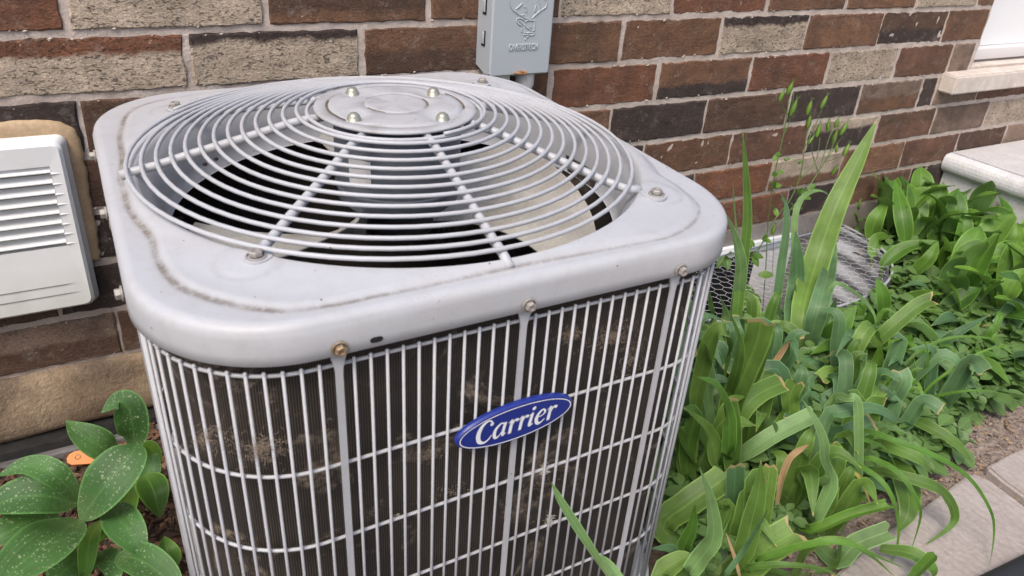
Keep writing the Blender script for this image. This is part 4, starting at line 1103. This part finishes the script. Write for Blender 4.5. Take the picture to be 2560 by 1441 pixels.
# cut tulip / bulb foliage clump in front ------------------------------
plant('strap_leaf_clump', 'dense clump of cut strap leaves leaning on the right side of the unit', 'bulb foliage', (1800, 1180, 0), [
    ([(1821, 1040, .12), (1850, 960, .20), (1890, 860, .29), (1904, 800, .34)], 56, 'lf_strap', 'strap', dict(cut=True, fold=.18)),
    ([(1740, 1050, .14), (1762, 900, .27), (1790, 830, .33), (1816, 832, .33), (1822, 880, .27), (1810, 950, .2)], 40, 'lf_strap', 'strap', dict(n=22)),
    ([(1860, 1000, .12), (1895, 930, .19), (1931, 840, .28)], 32, 'lf_strap', 'strap', dict(fold=.4)),
    ([(1812, 1030, .12), (1838, 940, .22), (1850, 865, .29), (1825, 790, .36), (1797, 735, .42)], 26, 'lf_strap', 'strap', dict(n=20)),
    ([(1840, 1050, .12), (1890, 990, .16), (1962, 955, .17)], 48, 'lf_strap', 'strap', dict(cut=True, fold=.2)),
    ([(1960, 1060, .08), (1975, 990, .14), (1993, 952, .17)], 40, 'lf_strap', 'strap', dict(cut=True, fold=.2)),
    ([(1870, 1130, .08), (1940, 1085, .12), (2035, 1037, .15)], 40, 'lf_pale', 'strap', dict(cut=True)),
    ([(1795, 1170, .10), (1770, 1080, .18), (1708, 1018, .25)], 46, 'lf_strap', 'strap', {}),
    ([(1815, 1150, .12), (1822, 1040, .22), (1790, 965, .29), (1742, 942, .31)], 34, 'lf_grass', 'strap', dict(n=20)),
    ([(1825, 1180, .08), (1832, 1080, .18), (1822, 1000, .25)], 40, 'lf_strap', 'strap', dict(cut=True)),
    ([(1745, 1160, .06), (1712, 1110, .13), (1690, 1060, .18)], 62, 'lf_strap', 'strap', {}),
    ([(1880, 1110, .06), (1915, 1085, .10), (1935, 1052, .14)], 40, 'lf_pale', 'strap', dict(cut=True)),
    ([(1770, 1010, .16), (1775, 920, .25), (1760, 860, .32)], 26, 'lf_pale', 'strap', dict(cut=True)),
    ([(1870, 900, .15), (1850, 800, .25), (1890, 800, .27)], 36, 'lf_pale', 'strap', {}),
    ([(1880, 1010, .06), (1868, 900, .17), (1858, 850, .22)], 34, 'lf_strap', 'strap', {}),
    ([(1940, 1000, .03), (1930, 940, .07), (1925, 900, .1)], 34, 'lf_strap', 'strap', {}),
])
plant('strap_leaf_clump', 'low broad cut leaves at the bottom edge beside the unit', 'bulb foliage', (1800, 1430, 0), [
    ([(1724, 1440, .06), (1752, 1396, .10), (1784, 1345, .15), (1775, 1250, .22), (1748, 1168, .28)], 46, 'lf_pale', 'strap', dict(n=20)),
    ([(1660, 1330, .04), (1720, 1262, .09), (1800, 1205, .12), (1822, 1182, .13)], 74, 'lf_strap', 'strap', dict(cut=True, fold=.3)),
    ([(1865, 1420, .04), (1920, 1370, .08), (1995, 1325, .11)], 84, 'lf_strap', 'strap', dict(cut=True, fold=.15)),
    ([(1850, 1400, .05), (1880, 1300, .14), (1898, 1220, .2), (1902, 1150, .25)], 48, 'lf_strap', 'strap', {}),
    ([(1830, 1300, .06), (1835, 1230, .12), (1838, 1160, .18)], 42, 'lf_blue', 'strap', dict(cut=True)),
    ([(1805, 1450, .08), (1860, 1375, .14), (1900, 1310, .2), (1922, 1270, .24)], 17, 'lf_blue', 'grass', {}),
    ([(1700, 1410, .03), (1680, 1375, .07), (1625, 1372, .09)], 32, 'lf_blue', 'strap', {}),
    ([(1710, 1390, .04), (1730, 1320, .10), (1738, 1260, .15)], 34, 'lf_grass', 'strap', {}),
    ([(1770, 1420, .02), (1800, 1350, .06), (1825, 1296, .10)], 14, 'lf_pale', 'grass', {}),
    ([(1660, 1440, .04), (1700, 1400, .07), (1740, 1390, .08)], 60, 'lf_strap', 'strap', {}),
    ([(1890, 1340, .07), (1915, 1240, .15), (1925, 1160, .2)], 36, 'lf_strap', 'strap', dict(cut=True)),
])
plant('curling_leaf_plant', 'long ribbon leaves curling down over the middle of the bed', 'bulb foliage', (2010, 1290, 0), [
    ([(2030, 1312, .06), (2060, 1258, .11), (2079, 1205, .15), (2062, 1150, .2), (2058, 1100, .24), (2035, 1045, .27), (2005, 998, .28)], 32, 'lf_pale', 'strap', dict(n=26, fold=.15)),
    ([(2060, 1060, .18), (2110, 1030, .21), (2182, 1022, .21), (2238, 1046, .19), (2270, 1068, .15)], 32, 'lf_blue', 'strap', dict(n=20)),
    ([(2070, 1110, .12), (2115, 1088, .15), (2186, 1056, .17)], 44, 'lf_blue', 'strap', dict(cut=True, fold=.3)),
    ([(2070, 1020, .20), (2118, 998, .24), (2142, 1005, .24), (2146, 1080, .19), (2145, 1170, .12), (2136, 1265, .05)], 22, 'lf_pale', 'strap', dict(n=24, cut=True)),
    ([(2017, 1330, .05), (2125, 1290, .10), (2228, 1262, .13)], 26, 'lf_grass', 'strap', dict(cut=True, fold=.9)),
    ([(2085, 1400, .02), (2140, 1360, .06), (2230, 1325, .09)], 44, 'lf_pale', 'strap', dict(cut=True, fold=.1)),
    ([(1960, 1240, .04), (1990, 1200, .07), (2030, 1200, .08)], 32, 'lf_blue', 'strap', {}),
    ([(2010, 1140, .08), (2030, 1170, .10), (2050, 1200, .1)], 20, 'lf_pale', 'strap', {}),
])
plant('arching_leaf_plant', 'daylily with long narrow leaves arching out over the paving stone', 'daylily', (2080, 1180, 0), [
    ([(2140, 1084, .16), (2238, 1103, .19), (2351, 1148, .18), (2426, 1200, .15), (2475, 1275, .10), (2485, 1332, .06), (2475, 1412, .02)], 19, 'lf_grass', 'grass', dict(n=28)),
    ([(2145, 1148, .12), (2200, 1155, .14), (2257, 1193, .14), (2295, 1260, .11), (2300, 1300, .08), (2276, 1382, .02)], 18, 'lf_grass', 'grass', dict(n=24)),
    ([(2080, 1133, .12), (2145, 1163, .14), (2200, 1200, .14), (2230, 1245, .12), (2246, 1305, .08), (2242, 1370, .04), (2222, 1422, .01)], 17, 'lf_grass', 'grass', dict(n=24)),
    ([(2180, 1175, .10), (2313, 1208, .12), (2360, 1235, .10), (2386, 1280, .07), (2376, 1316, .045), (2306, 1368, .02)], 34, 'lf_strap', 'broad', dict(n=26, fold=.1)),
    ([(2235, 1170, .05), (2268, 1225, .08), (2270, 1285, .07), (2240, 1335, .04)], 66, 'lf_strap', 'broad', dict(fold=.12)),
    ([(2170, 1120, .05), (2230, 1118, .09), (2300, 1150, .09), (2330, 1185, .06)], 46, 'lf_strap', 'broad', dict(fold=.12)),
    ([(2250, 1048, .06), (2310, 1062, .08), (2390, 1110, .07), (2436, 1162, .03)], 34, 'lf_strap', 'broad', dict(fold=.15, root=False)),
    ([(2140, 1230, .04), (2180, 1210, .07), (2215, 1230, .07)], 44, 'lf_blue', 'broad', {}),
    ([(2110, 1090, .14), (2160, 1100, .16), (2210, 1120, .15), (2240, 1165, .12)], 16, 'lf_grass', 'grass', {}),
    ([(2120, 1150, .1), (2135, 1200, .11), (2140, 1270, .06)], 14, 'lf_grass', 'grass', {}),
    ([(2150, 1068, .14), (2220, 1068, .15), (2310, 1100, .12)], 14, 'lf_pale', 'grass', {}),
])
plant('arching_leaf_plant', 'arching green leaves crossing the bottom edge near the paving stone', 'daylily', (1990, 1440, 0), [
    ([(1890, 1408, .06), (1960, 1378, .10), (2060, 1355, .14), (2130, 1362, .14), (2200, 1395, .11), (2264, 1422, .08)], 24, 'lf_grass', 'grass', dict(n=24)),
    ([(2020, 1372, .10), (2100, 1352, .12), (2170, 1385, .10), (2240, 1445, .05)], 28, 'lf_strap', 'grass', dict(n=20)),
    ([(2276, 1450, .03), (2310, 1415, .07), (2340, 1386, .10)], 26, 'lf_grass', 'strap', dict(cut=True, fold=.7, root=False)),
    ([(2200, 1372, .04), (2280, 1385, .06), (2330, 1420, .05), (2335, 1445, .03)], 34, 'lf_strap', 'strap', dict(root=False)),
    ([(1860, 1425, .05), (1940, 1412, .09), (2040, 1420, .09), (2110, 1445, .08)], 22, 'lf_strap', 'grass', {}),
    ([(2080, 1420, .02), (2100, 1360, .08), (2110, 1300, .14)], 16, 'lf_strap', 'grass', {}),
])
for nm, lab, base, lv in [
    ('dry_leaf', 'curled brown dry leaf among the green straps', (1950, 1262, 0), ([(1942, 1262, .08), (1953, 1200, .13), (1975, 1146, .17), (2008, 1122, .19), (2030, 1110, .2)], 17, 'lf_dry', 'strap', dict(root=False, wav=.25, fold=.5))),
    ('dry_leaf', 'tan dry leaf hanging behind the cut leaf', (1910, 950, 0), ([(1905, 948, .08), (1932, 915, .11), (1955, 880, .14), (1978, 850, .17)], 17, 'lf_dry', 'strap', dict(root=False, wav=.25))),
    ('dry_leaf', 'narrow brown dry leaf near the bottom edge', (1835, 1380, 0), ([(1850, 1445, .04), (1835, 1390, .07), (1814, 1330, .1)], 10, 'lf_dry', 'strap', dict(root=False))),
    ('dry_leaf', 'yellow withered leaf behind the ribbon leaves', (2170, 1260, 0), ([(2110, 1172, .12), (2145, 1190, .12), (2165, 1230, .09), (2178, 1275, .05)], 11, 'lf_yellow', 'strap', dict(root=False)))]:
    b = pth([base])[0]; t = thing(nm, lab, 'dry leaf', (b.x, b.y, gz(b.x, b.y)), group='withered leaves'); P = pth(lv[0]); k = lv[4]; k.pop('root'); leaf(t, P, pxw(P, lv[1]), lv[2], shape=lv[3], **k)
q_ = random.Random(31)
for i in range(14):
    x_, y_ = q_.uniform(.8, 1.8), q_.uniform(-.72, -.4); b = Vector((x_, y_, gz(x_, y_)+q_.uniform(.02, .07))); t = thing('withered_leaf', 'small withered straw coloured leaf lying in the planting bed', 'dry leaf', b, group='small withered leaves in the bed')
    a_ = q_.uniform(0, 6.28); d_ = Vector((math.cos(a_), math.sin(a_), q_.uniform(-.2, .4))); l_ = q_.uniform(.03, .08)
    leaf(t, [b, b+d_*l_*.5+Vector((0, 0, .010)), b+d_*l_+Vector((0, 0, -.006))], q_.uniform(.006, .013), q_.choice(['lf_dry', 'lf_dry', 'lf_yellow']), shape='strap', fold=.5, wav=.3, n=9)
# single pale blade in front of the guard
plant('young_blade', 'single pale green blade rising in front of the wire guard', 'shoot', (1575, 1520, 0), [
    ([(1530, 1450, None, -.90), (1450, 1330, None, -.87), (1400, 1250, None, -.85), (1378, 1204, None, -.84)], 22, 'lf_pale', 'strap', dict(root=False)),
    ([(1565, 1460, None, -.90), (1520, 1410, None, -.88), (1488, 1384, None, -.87)], 20, 'lf_pale', 'strap', dict(root=False)),
])
# middle right -----------------------------------------------------------
plant('tulip_plant', 'broad pointed tulip leaves in front of the window well', 'tulip', (2090, 925, 0), [
    ([(2065, 875, .05), (2100, 822, .11), (2142, 762, .16)], 78, 'lf_lily', 'broad', dict(fold=.15)),
    ([(2160, 845, .04), (2172, 800, .09), (2182, 762, .14)], 40, 'lf_lily', 'broad', {}),
    ([(2095, 905, .06), (2140, 908, .09), (2172, 940, .09), (2190, 972, .07), (2225, 1020, .03)], 40, 'lf_pale', 'broad', {}),
    ([(2154, 888, .05), (2222, 826, .12), (2293, 766, .17), (2336, 748, .19)], 34, 'lf_strap', 'strap', dict(cut=True)),
    ([(1985, 1005, .04), (2020, 950, .08), (2050, 930, .1)], 50, 'lf_blue', 'broad', {}),
    ([(2040, 1010, .05), (2080, 985, .08), (2110, 955, .1)], 36, 'lf_blue', 'broad', {}),
])
plant('daylily', 'daylily tuft with leaves arching to the right edge', 'daylily', (2283, 1035, 0), [
    ([(2317, 975, .08), (2390, 918, .14), (2463, 877, .17), (2523, 866, .17), (2590, 876, .13)], 9, 'lf_grass', 'grass', dict(n=22)),
    ([(2290, 1022, .03), (2341, 991, .08), (2438, 977, .12), (2511, 987, .10), (2580, 1022, .04)], 10, 'lf_grass', 'grass', dict(n=22)),
    ([(2312, 943, .1), (2319, 882, .16), (2302, 833, .2)], 9, 'lf_grass', 'grass', {}),
    ([(2260, 960, .08), (2272, 990, .06), (2270, 1040, .04)], 9, 'lf_pale', 'grass', {}),
    ([(2262, 990, .05), (2262, 950, .1), (2250, 925, .13)], 13, 'lf_pale', 'strap', {}),
    ([(2285, 960, .08), (2287, 920, .12), (2283, 880, .16)], 8, 'lf_grass', 'grass', {}),
    ([(2260, 1035, .04), (2230, 1010, .07), (2180, 1015, .06)], 10, 'lf_grass', 'grass', {}),
    ([(2330, 1040, .02), (2350, 1048, .04), (2375, 1062, .03)], 12, 'lf_grass', 'strap', dict(cut=True)),
])
plant('daylily', 'cut daylily stalks with flat pale leaves spreading right', 'daylily', (2200, 985, 0), [
    ([(2218, 935, .05), (2234, 842, .13)], 20, 'lf_grass', 'strap', dict(cut=True, fold=.6)),
    ([(2240, 920, .05), (2282, 836, .13)], 16, 'lf_grass', 'strap', dict(cut=True, fold=.6)),
    ([(2225, 955, .05), (2290, 885, .11), (2365, 848, .15), (2440, 843, .16), (2499, 855, .14), (2535, 890, .1), (2533, 935, .05)], 10, 'lf_grass', 'grass', dict(n=26)),
    ([(2240, 955, .04), (2317, 908, .08), (2428, 880, .1)], 20, 'lf_blue', 'strap', {}),
    ([(2245, 958, .03), (2360, 925, .06), (2452, 908, .06)], 13, 'lf_blue', 'strap', {}),
    ([(2330, 885, .06), (2390, 836, .12), (2478, 786, .15)], 28, 'lf_blue', 'strap', {}),
    ([(2240, 945, .04), (2320, 900, .09), (2380, 905, .09), (2420, 935, .05)], 8, 'lf_grass', 'grass', {}),
    ([(2190, 935, .05), (2196, 890, .09), (2200, 860, .12)], 32, 'lf_lily', 'broad', {}),
])
# scatter a colony of lily of the valley ---------------------------------
hero = [([(258*0+2262, 612), (2254, 530), (2237, 451)], 42, .20), ([(2294, 576), (2314, 530), (2333, 487)], 40, .18), ([(2177, 600), (2190, 548), (2219, 505)], 40, .16), ([(2355, 570), (2388, 545), (2433, 537)], 34, .12),
        ([(2320, 590), (2332, 555), (2346, 534)], 34, .13), ([(2312, 598), (2367, 577), (2430, 602)], 26, .15), ([(2442, 655), (2432, 600), (2419, 560)], 36, .15), ([(2518, 655), (2535, 605), (2544, 557)], 50, .18),
        ([(2205, 668), (2262, 622), (2342, 602)], 36, .13), ([(2276, 696), (2321, 650), (2346, 602)], 34, .16), ([(2394, 688), (2439, 657), (2508, 638)], 34, .14), ([(2385, 696), (2457, 673), (2522, 686)], 22, .14),
        ([(2355, 670), (2362, 620), (2356, 588)], 30, .16), ([(2340, 665), (2370, 630), (2394, 634)], 26, .14), ([(2205, 805), (2207, 745), (2192, 695)], 36, .16), ([(2350, 790), (2410, 745), (2455, 720)], 50, .12),
        ([(2230, 765), (2300, 738), (2360, 735)], 26, .12), ([(2480, 800), (2530, 790), (2600, 800)], 34, .12), ([(2180, 640), (2195, 600), (2225, 590)], 34, .1), ([(2150, 560), (2140, 520), (2155, 490)], 18, .14)]
HL = {0: 'tallest folded lily of the valley leaf standing before the bricks left of the step', 1: 'wide lily of the valley leaf touching the foot of the concrete step', 2: 'wide lily of the valley leaf nearest the back of the window well', 3: 'lily of the valley leaf leaning right over the base slab of the step', 7: 'large pointed leaf at the right edge of the photo below the step',
      14: 'upright bright leaf just right of the window well rim', 15: 'broad flat leaf lying low at the front of the lily of the valley colony'}
for i, (p, wpx, h) in enumerate(hero):
    P = [atz(p[0][0], p[0][1], GZ+h*.35), atz(p[1][0], p[1][1], GZ+h*.75), atz(p[2][0], p[2][1], GZ+h)]
    b = Vector((P[0].x+rnd.uniform(-.01, .01), P[0].y-.01, 0)); b.z = gz(b.x, b.y); t = thing('lily_of_the_valley', HL.get(i, 'broad upright lily of the valley leaf in the colony beside the step'), 'lily of the valley', b, group='lily of the valley colony')
    leaf(t, [b]+P, pxw(P, wpx)*1.05, 'lf_lily', shape='pet', fold=.3, wav=.06, n=18)
def lily(x, y, s, q):
    b = Vector((x, y, gz(x, y))); t = thing('lily_of_the_valley', 'broad upright lily of the valley leaf in the colony beside the step', 'lily of the valley', b, group='lily of the valley colony')
    a0 = q.uniform(0, 6.28)
    for j in range(2):
        a = a0+j*2.4+q.uniform(-.4, .4); lean = q.uniform(.25, .85); L_ = s*q.uniform(.85, 1.15); d = Vector((math.cos(a), math.sin(a), 0))
        P = [b, b+d*.08*L_+Vector((0, 0, .36*L_)), b+d*lean*.40*L_+Vector((0, 0, .72*L_)), b+d*lean*.80*L_+Vector((0, 0, (1.06-.30*lean)*L_))]
        leaf(t, P, L_*q.uniform(.22, .32), 'lf_lily', shape='pet', fold=.3, wav=.06, n=14, face=(-d*.8+Vector((0, 0, .5))))
q = random.Random(5); cnt = 0
while cnt < 80:
    x, y = q.uniform(1.72, 2.27), q.uniform(-.80, -.03)
    if in_well(x-.08, y+.06) or y < -.40-.55*(x-1.72)-.15: continue
    lily(x, y, q.uniform(.15, .225), q); cnt += 1
# ground cover: small three-lobed leaves, nobody could count them
def cover():
    q = random.Random(11); parts_v = []; parts_f = []; uv = []
    def inbed(x, y):
        if in_well(x-.02, y+.02) or in_well(x, y): return False
        if abs(x-AX) < .34 and abs(y-AY) < .34: return False
        if x < 1.05: return -.76 < y < -.08 and x > .68 and q.random() < .8
        lim = (-.705 if x > 1.32 else -.755)+.03*noise.noise(Vector((x*6, 0, 0)))
        return y > lim and x < 2.3
    n = 0
    while n < 3900:
        x, y = q.uniform(.66, 2.3), q.uniform(-1.0, -.02)
        if not inbed(x, y): continue
        if noise.noise(Vector((x*9, y*9, 3))) < q.uniform(-.55, .15) and y > -.68: continue
        n += 1; h = q.uniform(.012, .075); c_ = Vector((x, y, gz(x, y)+h)); s = q.uniform(.012, .022)*(1.7 if q.random() < .25 else 1); a0 = q.uniform(0, 6.28); nn = Vector((q.gauss(0, .35), q.gauss(0, .35)-.15, 1)).normalized()
        X = nn.orthogonal().normalized(); Y = nn.cross(X)
        for l in range(3):
            a = a0+l*2.1; d = X*math.cos(a)+Y*math.sin(a); e = nn.cross(d); i0 = len(parts_v)
            pts = [(0, 0, 0), (.35, .38, .08), (.8, .50, .05), (1.15, .28, -.02), (1.35, 0, -.08), (1.15, -.28, -.02), (.8, -.50, .05), (.35, -.38, .08), (.75, 0, -.04)]
            for u, v, w_ in pts: parts_v.append(c_+d*(u*s)+e*(v*s)+nn*(w_*s*2)); uv.append((v*1.6, u/1.4))
            for k in range(8): parts_f.append((i0+8, i0+k, i0+(k+1) % 8))
    tag(mesh('ground_cover', parts_v, parts_f, 'lf_small', None, smooth=True, uv=uv), 'low ground cover of small lobed leaves between the bulbs', kind='stuff')
cover()
q = random.Random(77); cnt = 0
while cnt < 26:
    x, y = q.uniform(1.22, 1.95), q.uniform(-.62, -.22)
    if in_well(x-.10, y+.10): continue
    b = Vector((x, y, gz(x, y))); t = thing('broad_leaf_seedling', 'young broad leaved plant scattered through the ground cover', 'seedling', b, group='young broad leaved plants in the ground cover'); a0 = q.uniform(0, 6.28); cnt += 1
    for j in range(q.choice([2, 3])):
        a = a0+j*2.2+q.uniform(-.4, .4); L_ = q.uniform(.07, .14); d = Vector((math.cos(a), math.sin(a), 0)); h = q.uniform(.35, .8)
        leaf(t, [b, b+d*.2*L_+Vector((0, 0, .4*L_)), b+d*.6*L_+Vector((0, 0, h*L_)), b+d*L_+Vector((0, 0, h*.8*L_))], L_*q.uniform(.34, .48), q.choice(['lf_lily', 'lf_blue', 'lf_strap', 'lf_pale']), shape='broad', fold=.25, n=12, face=Vector((-d.x*.3, -d.y*.3, 1)))
# extra filler plants of narrow leaves
q = random.Random(21)
def tuft(x, y, n, L0, wd, m, lab, grp, cat='bulb foliage', nm='strap_leaf_plant'):
    b = Vector((x, y, gz(x, y))); t = thing(nm, lab, cat, b, group=grp)
    for j in range(n):
        a = q.uniform(0, 6.28); d = Vector((math.cos(a), math.sin(a), 0)); L_ = L0*q.uniform(.6, 1.15); ln = q.uniform(.15, .7)
        P = [b, b+d*.12*L_+Vector((0, 0, .45*L_)), b+d*ln*.5*L_+Vector((0, 0, .8*L_)), b+d*ln*L_+Vector((0, 0, (1-.9*ln*ln)*L_*.92))]
        leaf(t, P, wd*q.uniform(.7, 1.2), m, shape='strap', fold=.3, n=13, cut=q.random() < .25)
for x, y in [(.78, -.62), (.86, -.50), (.93, -.60), (1.0, -.48), (.84, -.38), (1.05, -.58), (.74, -.74), (.88, -.72), (.98, -.70), (.95, -.36), (1.12, -.46), (1.2, -.55), (.72, -.55), (1.08, -.68), (.80, -.24), (1.14, -.62), (1.20, -.68), (1.26, -.52), (1.16, -.38), (1.30, -.60), (1.02, -.30), (1.36, -.66), (.92, -.78)]:
    tuft(x, y, 5, .20, .030, q.choice(['lf_strap', 'lf_strap', 'lf_blue']), 'clump of upright strap leaves filling the bed by the unit', 'filler strap leaf clumps by the unit')
for x, y in [(1.28, -.62), (1.38, -.52), (1.5, -.62), (1.32, -.42), (1.62, -.60), (1.45, -.42)]:
    tuft(x, y, 6, .14, .011, 'lf_grass', 'small tuft of narrow arching leaves in the middle of the bed', 'narrow leaf tufts in the bed', 'daylily', 'daylily_tuft')

# left plant with pale spots ----------------------------------------------
def lplant(label, base, lv):
    b = Vector(base); t = thing('spotted_plant', label, 'lily of the valley', b, group='broad leaved plants left of the unit')
    for pts, wpx, m_, kw in lv:
        P = [atz(x, y, GZ+h) for x, y, h in pts]; leaf(t, ([b] if kw.pop('root', True) else [])+P, 1.14*pxw(P, wpx), m_, shape=kw.pop('shape', 'broad'), **kw)
b0 = atz(215, 1340, GZ-.02)
lplant('plant with broad leaves speckled by pale drops, left of the unit', b0, [
    ([(200, 1300, .10), (262, 1215, .15), (325, 1140, .175), (345, 1108, .18)], 112, 'lf_spot', dict(fold=.18, n=22, root=False)),
    ([(300, 1145, .10), (255, 1118, .13), (205, 1085, .15), (164, 1052, .16)], 74, 'lf_spot', dict(root=False, n=18)),
    ([(330, 1140, .10), (334, 1080, .16), (320, 1020, .20), (295, 1003, .21), (252, 1034, .20)], 74, 'lf_spot', dict(root=False, n=20)),
    ([(200, 1255, .09), (140, 1190, .14), (70, 1165, .15), (-10, 1192, .14)], 62, 'lf_spot', dict(root=False, n=20)),
    ([(195, 1262, .08), (110, 1240, .11), (20, 1250, .11), (-50, 1290, .09)], 100, 'lf_spot', dict(root=False, n=20)),
    ([(150, 1330, .03), (90, 1300, .06), (20, 1330, .07), (-40, 1370, .06)], 90, 'lf_spot', dict(root=False, n=18)),
    ([(230, 1400, .02), (170, 1420, .05), (120, 1480, .05)], 90, 'lf_spot', dict(root=False, n=18)),
    ([(340, 1230, .03), (372, 1180, .06), (392, 1130, .08)], 60, 'lf_spot', dict(root=False, n=18)),
    ([(198, 1298, .10), (130, 1350, .13), (40, 1420, .13), (-10, 1490, .12)], 130, 'lf_spot', dict(root=False, n=20)),
])
b1 = atz(290, 1400, GZ-.02)
lplant('lower plant with drooping spotted leaf at the bottom edge', b1, [
    ([(278, 1258, .09), (300, 1300, .10), (335, 1350, .09), (362, 1398, .07)], 84, 'lf_spot', dict(root=False, n=18)),
    ([(290, 1390, .06), (350, 1400, .08), (420, 1450, .07), (450, 1490, .06)], 84, 'lf_spot', dict(root=False, n=18)),
    ([(250, 1300, .03), (225, 1350, .06), (215, 1420, .05), (205, 1470, .04)], 44, 'lf_lily', dict(root=False)),
    ([(250, 1380, .03), (280, 1410, .05), (290, 1470, .04)], 60, 'lf_spot', dict(root=False)),
])
b2 = atz(375, 1330, GZ-.02)
lplant('dark leaved plant tucked behind the wire guard', b2, [
    ([(362, 1185, .06), (385, 1230, .06), (400, 1295, .03)], 70, 'lf_lily', dict(root=False)),
    ([(400, 1160, .04), (375, 1120, .07), (350, 1110, .08)], 34, 'lf_lily', dict(root=False)),
    ([(330, 1210, .0), (300, 1290, .03), (240, 1360, .03)], 60, 'lf_lily', dict(root=False)),
    ([(440, 1420, .03), (420, 1380, .05), (410, 1340, .06)], 50, 'lf_lily', dict(root=False)),
])
# orange tag
c_ = atz(218, 1141, GZ+.035); a = .030
vs = []; P = [(-.026, -.008), (-.0275, -.001), (-.024, .0055), (-.016, .009), (-.006, .0095), (.030, .004), (.030, -.016), (-.010, -.013), (-.020, -.012)]
t = thing('orange_tag', 'orange plastic tag half hidden by the spotted leaves', 'plastic tag', c_, (R(35), 0, R(-12)))
n = len(P); mesh('tag_body', [(x, y, 0) for x, y in P]+[(x, y, .006) for x, y in P], [tuple(range(n-1, -1, -1)), tuple(range(n, 2*n))]+[(i, (i+1) % n, (i+1) % n+n, i+n) for i in range(n)], 'orange', t)
lathe('tag_hole', [(.0046, .0062), (.0038, .0068), (.0028, .0062), (.0001, .0045)], 'rust', t, 16, (-.012, -.001, 0))
# bark chips and litter
def chips(name, m, n, region, seed, s0, label):
    q = random.Random(seed); vs = []; fs = []
    for _ in range(n):
        x, y = region(q)
        if x is None: continue
        s = s0*q.uniform(.4, 1.4); a = q.uniform(0, 3.14); d = Vector((math.cos(a), math.sin(a), q.uniform(-.3, .3))); e = Vector((-d.y, d.x, q.uniform(-.3, .3)))*q.uniform(.2, .6); c = Vector((x, y, gz(x, y)+q.uniform(0, .008))); i = len(vs)
        k = q.uniform(.0006, .0025)
        vs += [c-d*s-e*s*.4, c-e*s+Vector((0, 0, k*.5)), c+d*s*.9-e*s*.3, c+d*s*.7+e*s*.8, c-d*s*.6+e*s+Vector((0, 0, k)), c+Vector((0, 0, k*2+.001))]
        fs += [(i, i+1, i+5), (i+1, i+2, i+5), (i+2, i+3, i+5), (i+3, i+4, i+5), (i+4, i, i+5)]
    tag(mesh(name, vs, fs, m), label, kind='stuff')
chips('bark_mulch', 'mulch', 3200, lambda q: (q.uniform(-.45, .06), q.uniform(-.62, -.03)), 3, .010, 'brown bark chips under the spotted plant')
chips('dry_litter', 'litter', 900, lambda q: (q.uniform(.75, 2.2), q.uniform(-1.0, -.55)), 4, .006, 'dry bud scales and litter on the soil')
chips('soil_crumbs', 'soil', 5000, lambda q: (q.uniform(.7, 2.2), q.uniform(-1.0, -.4)), 9, .0045, 'loose soil crumbs')
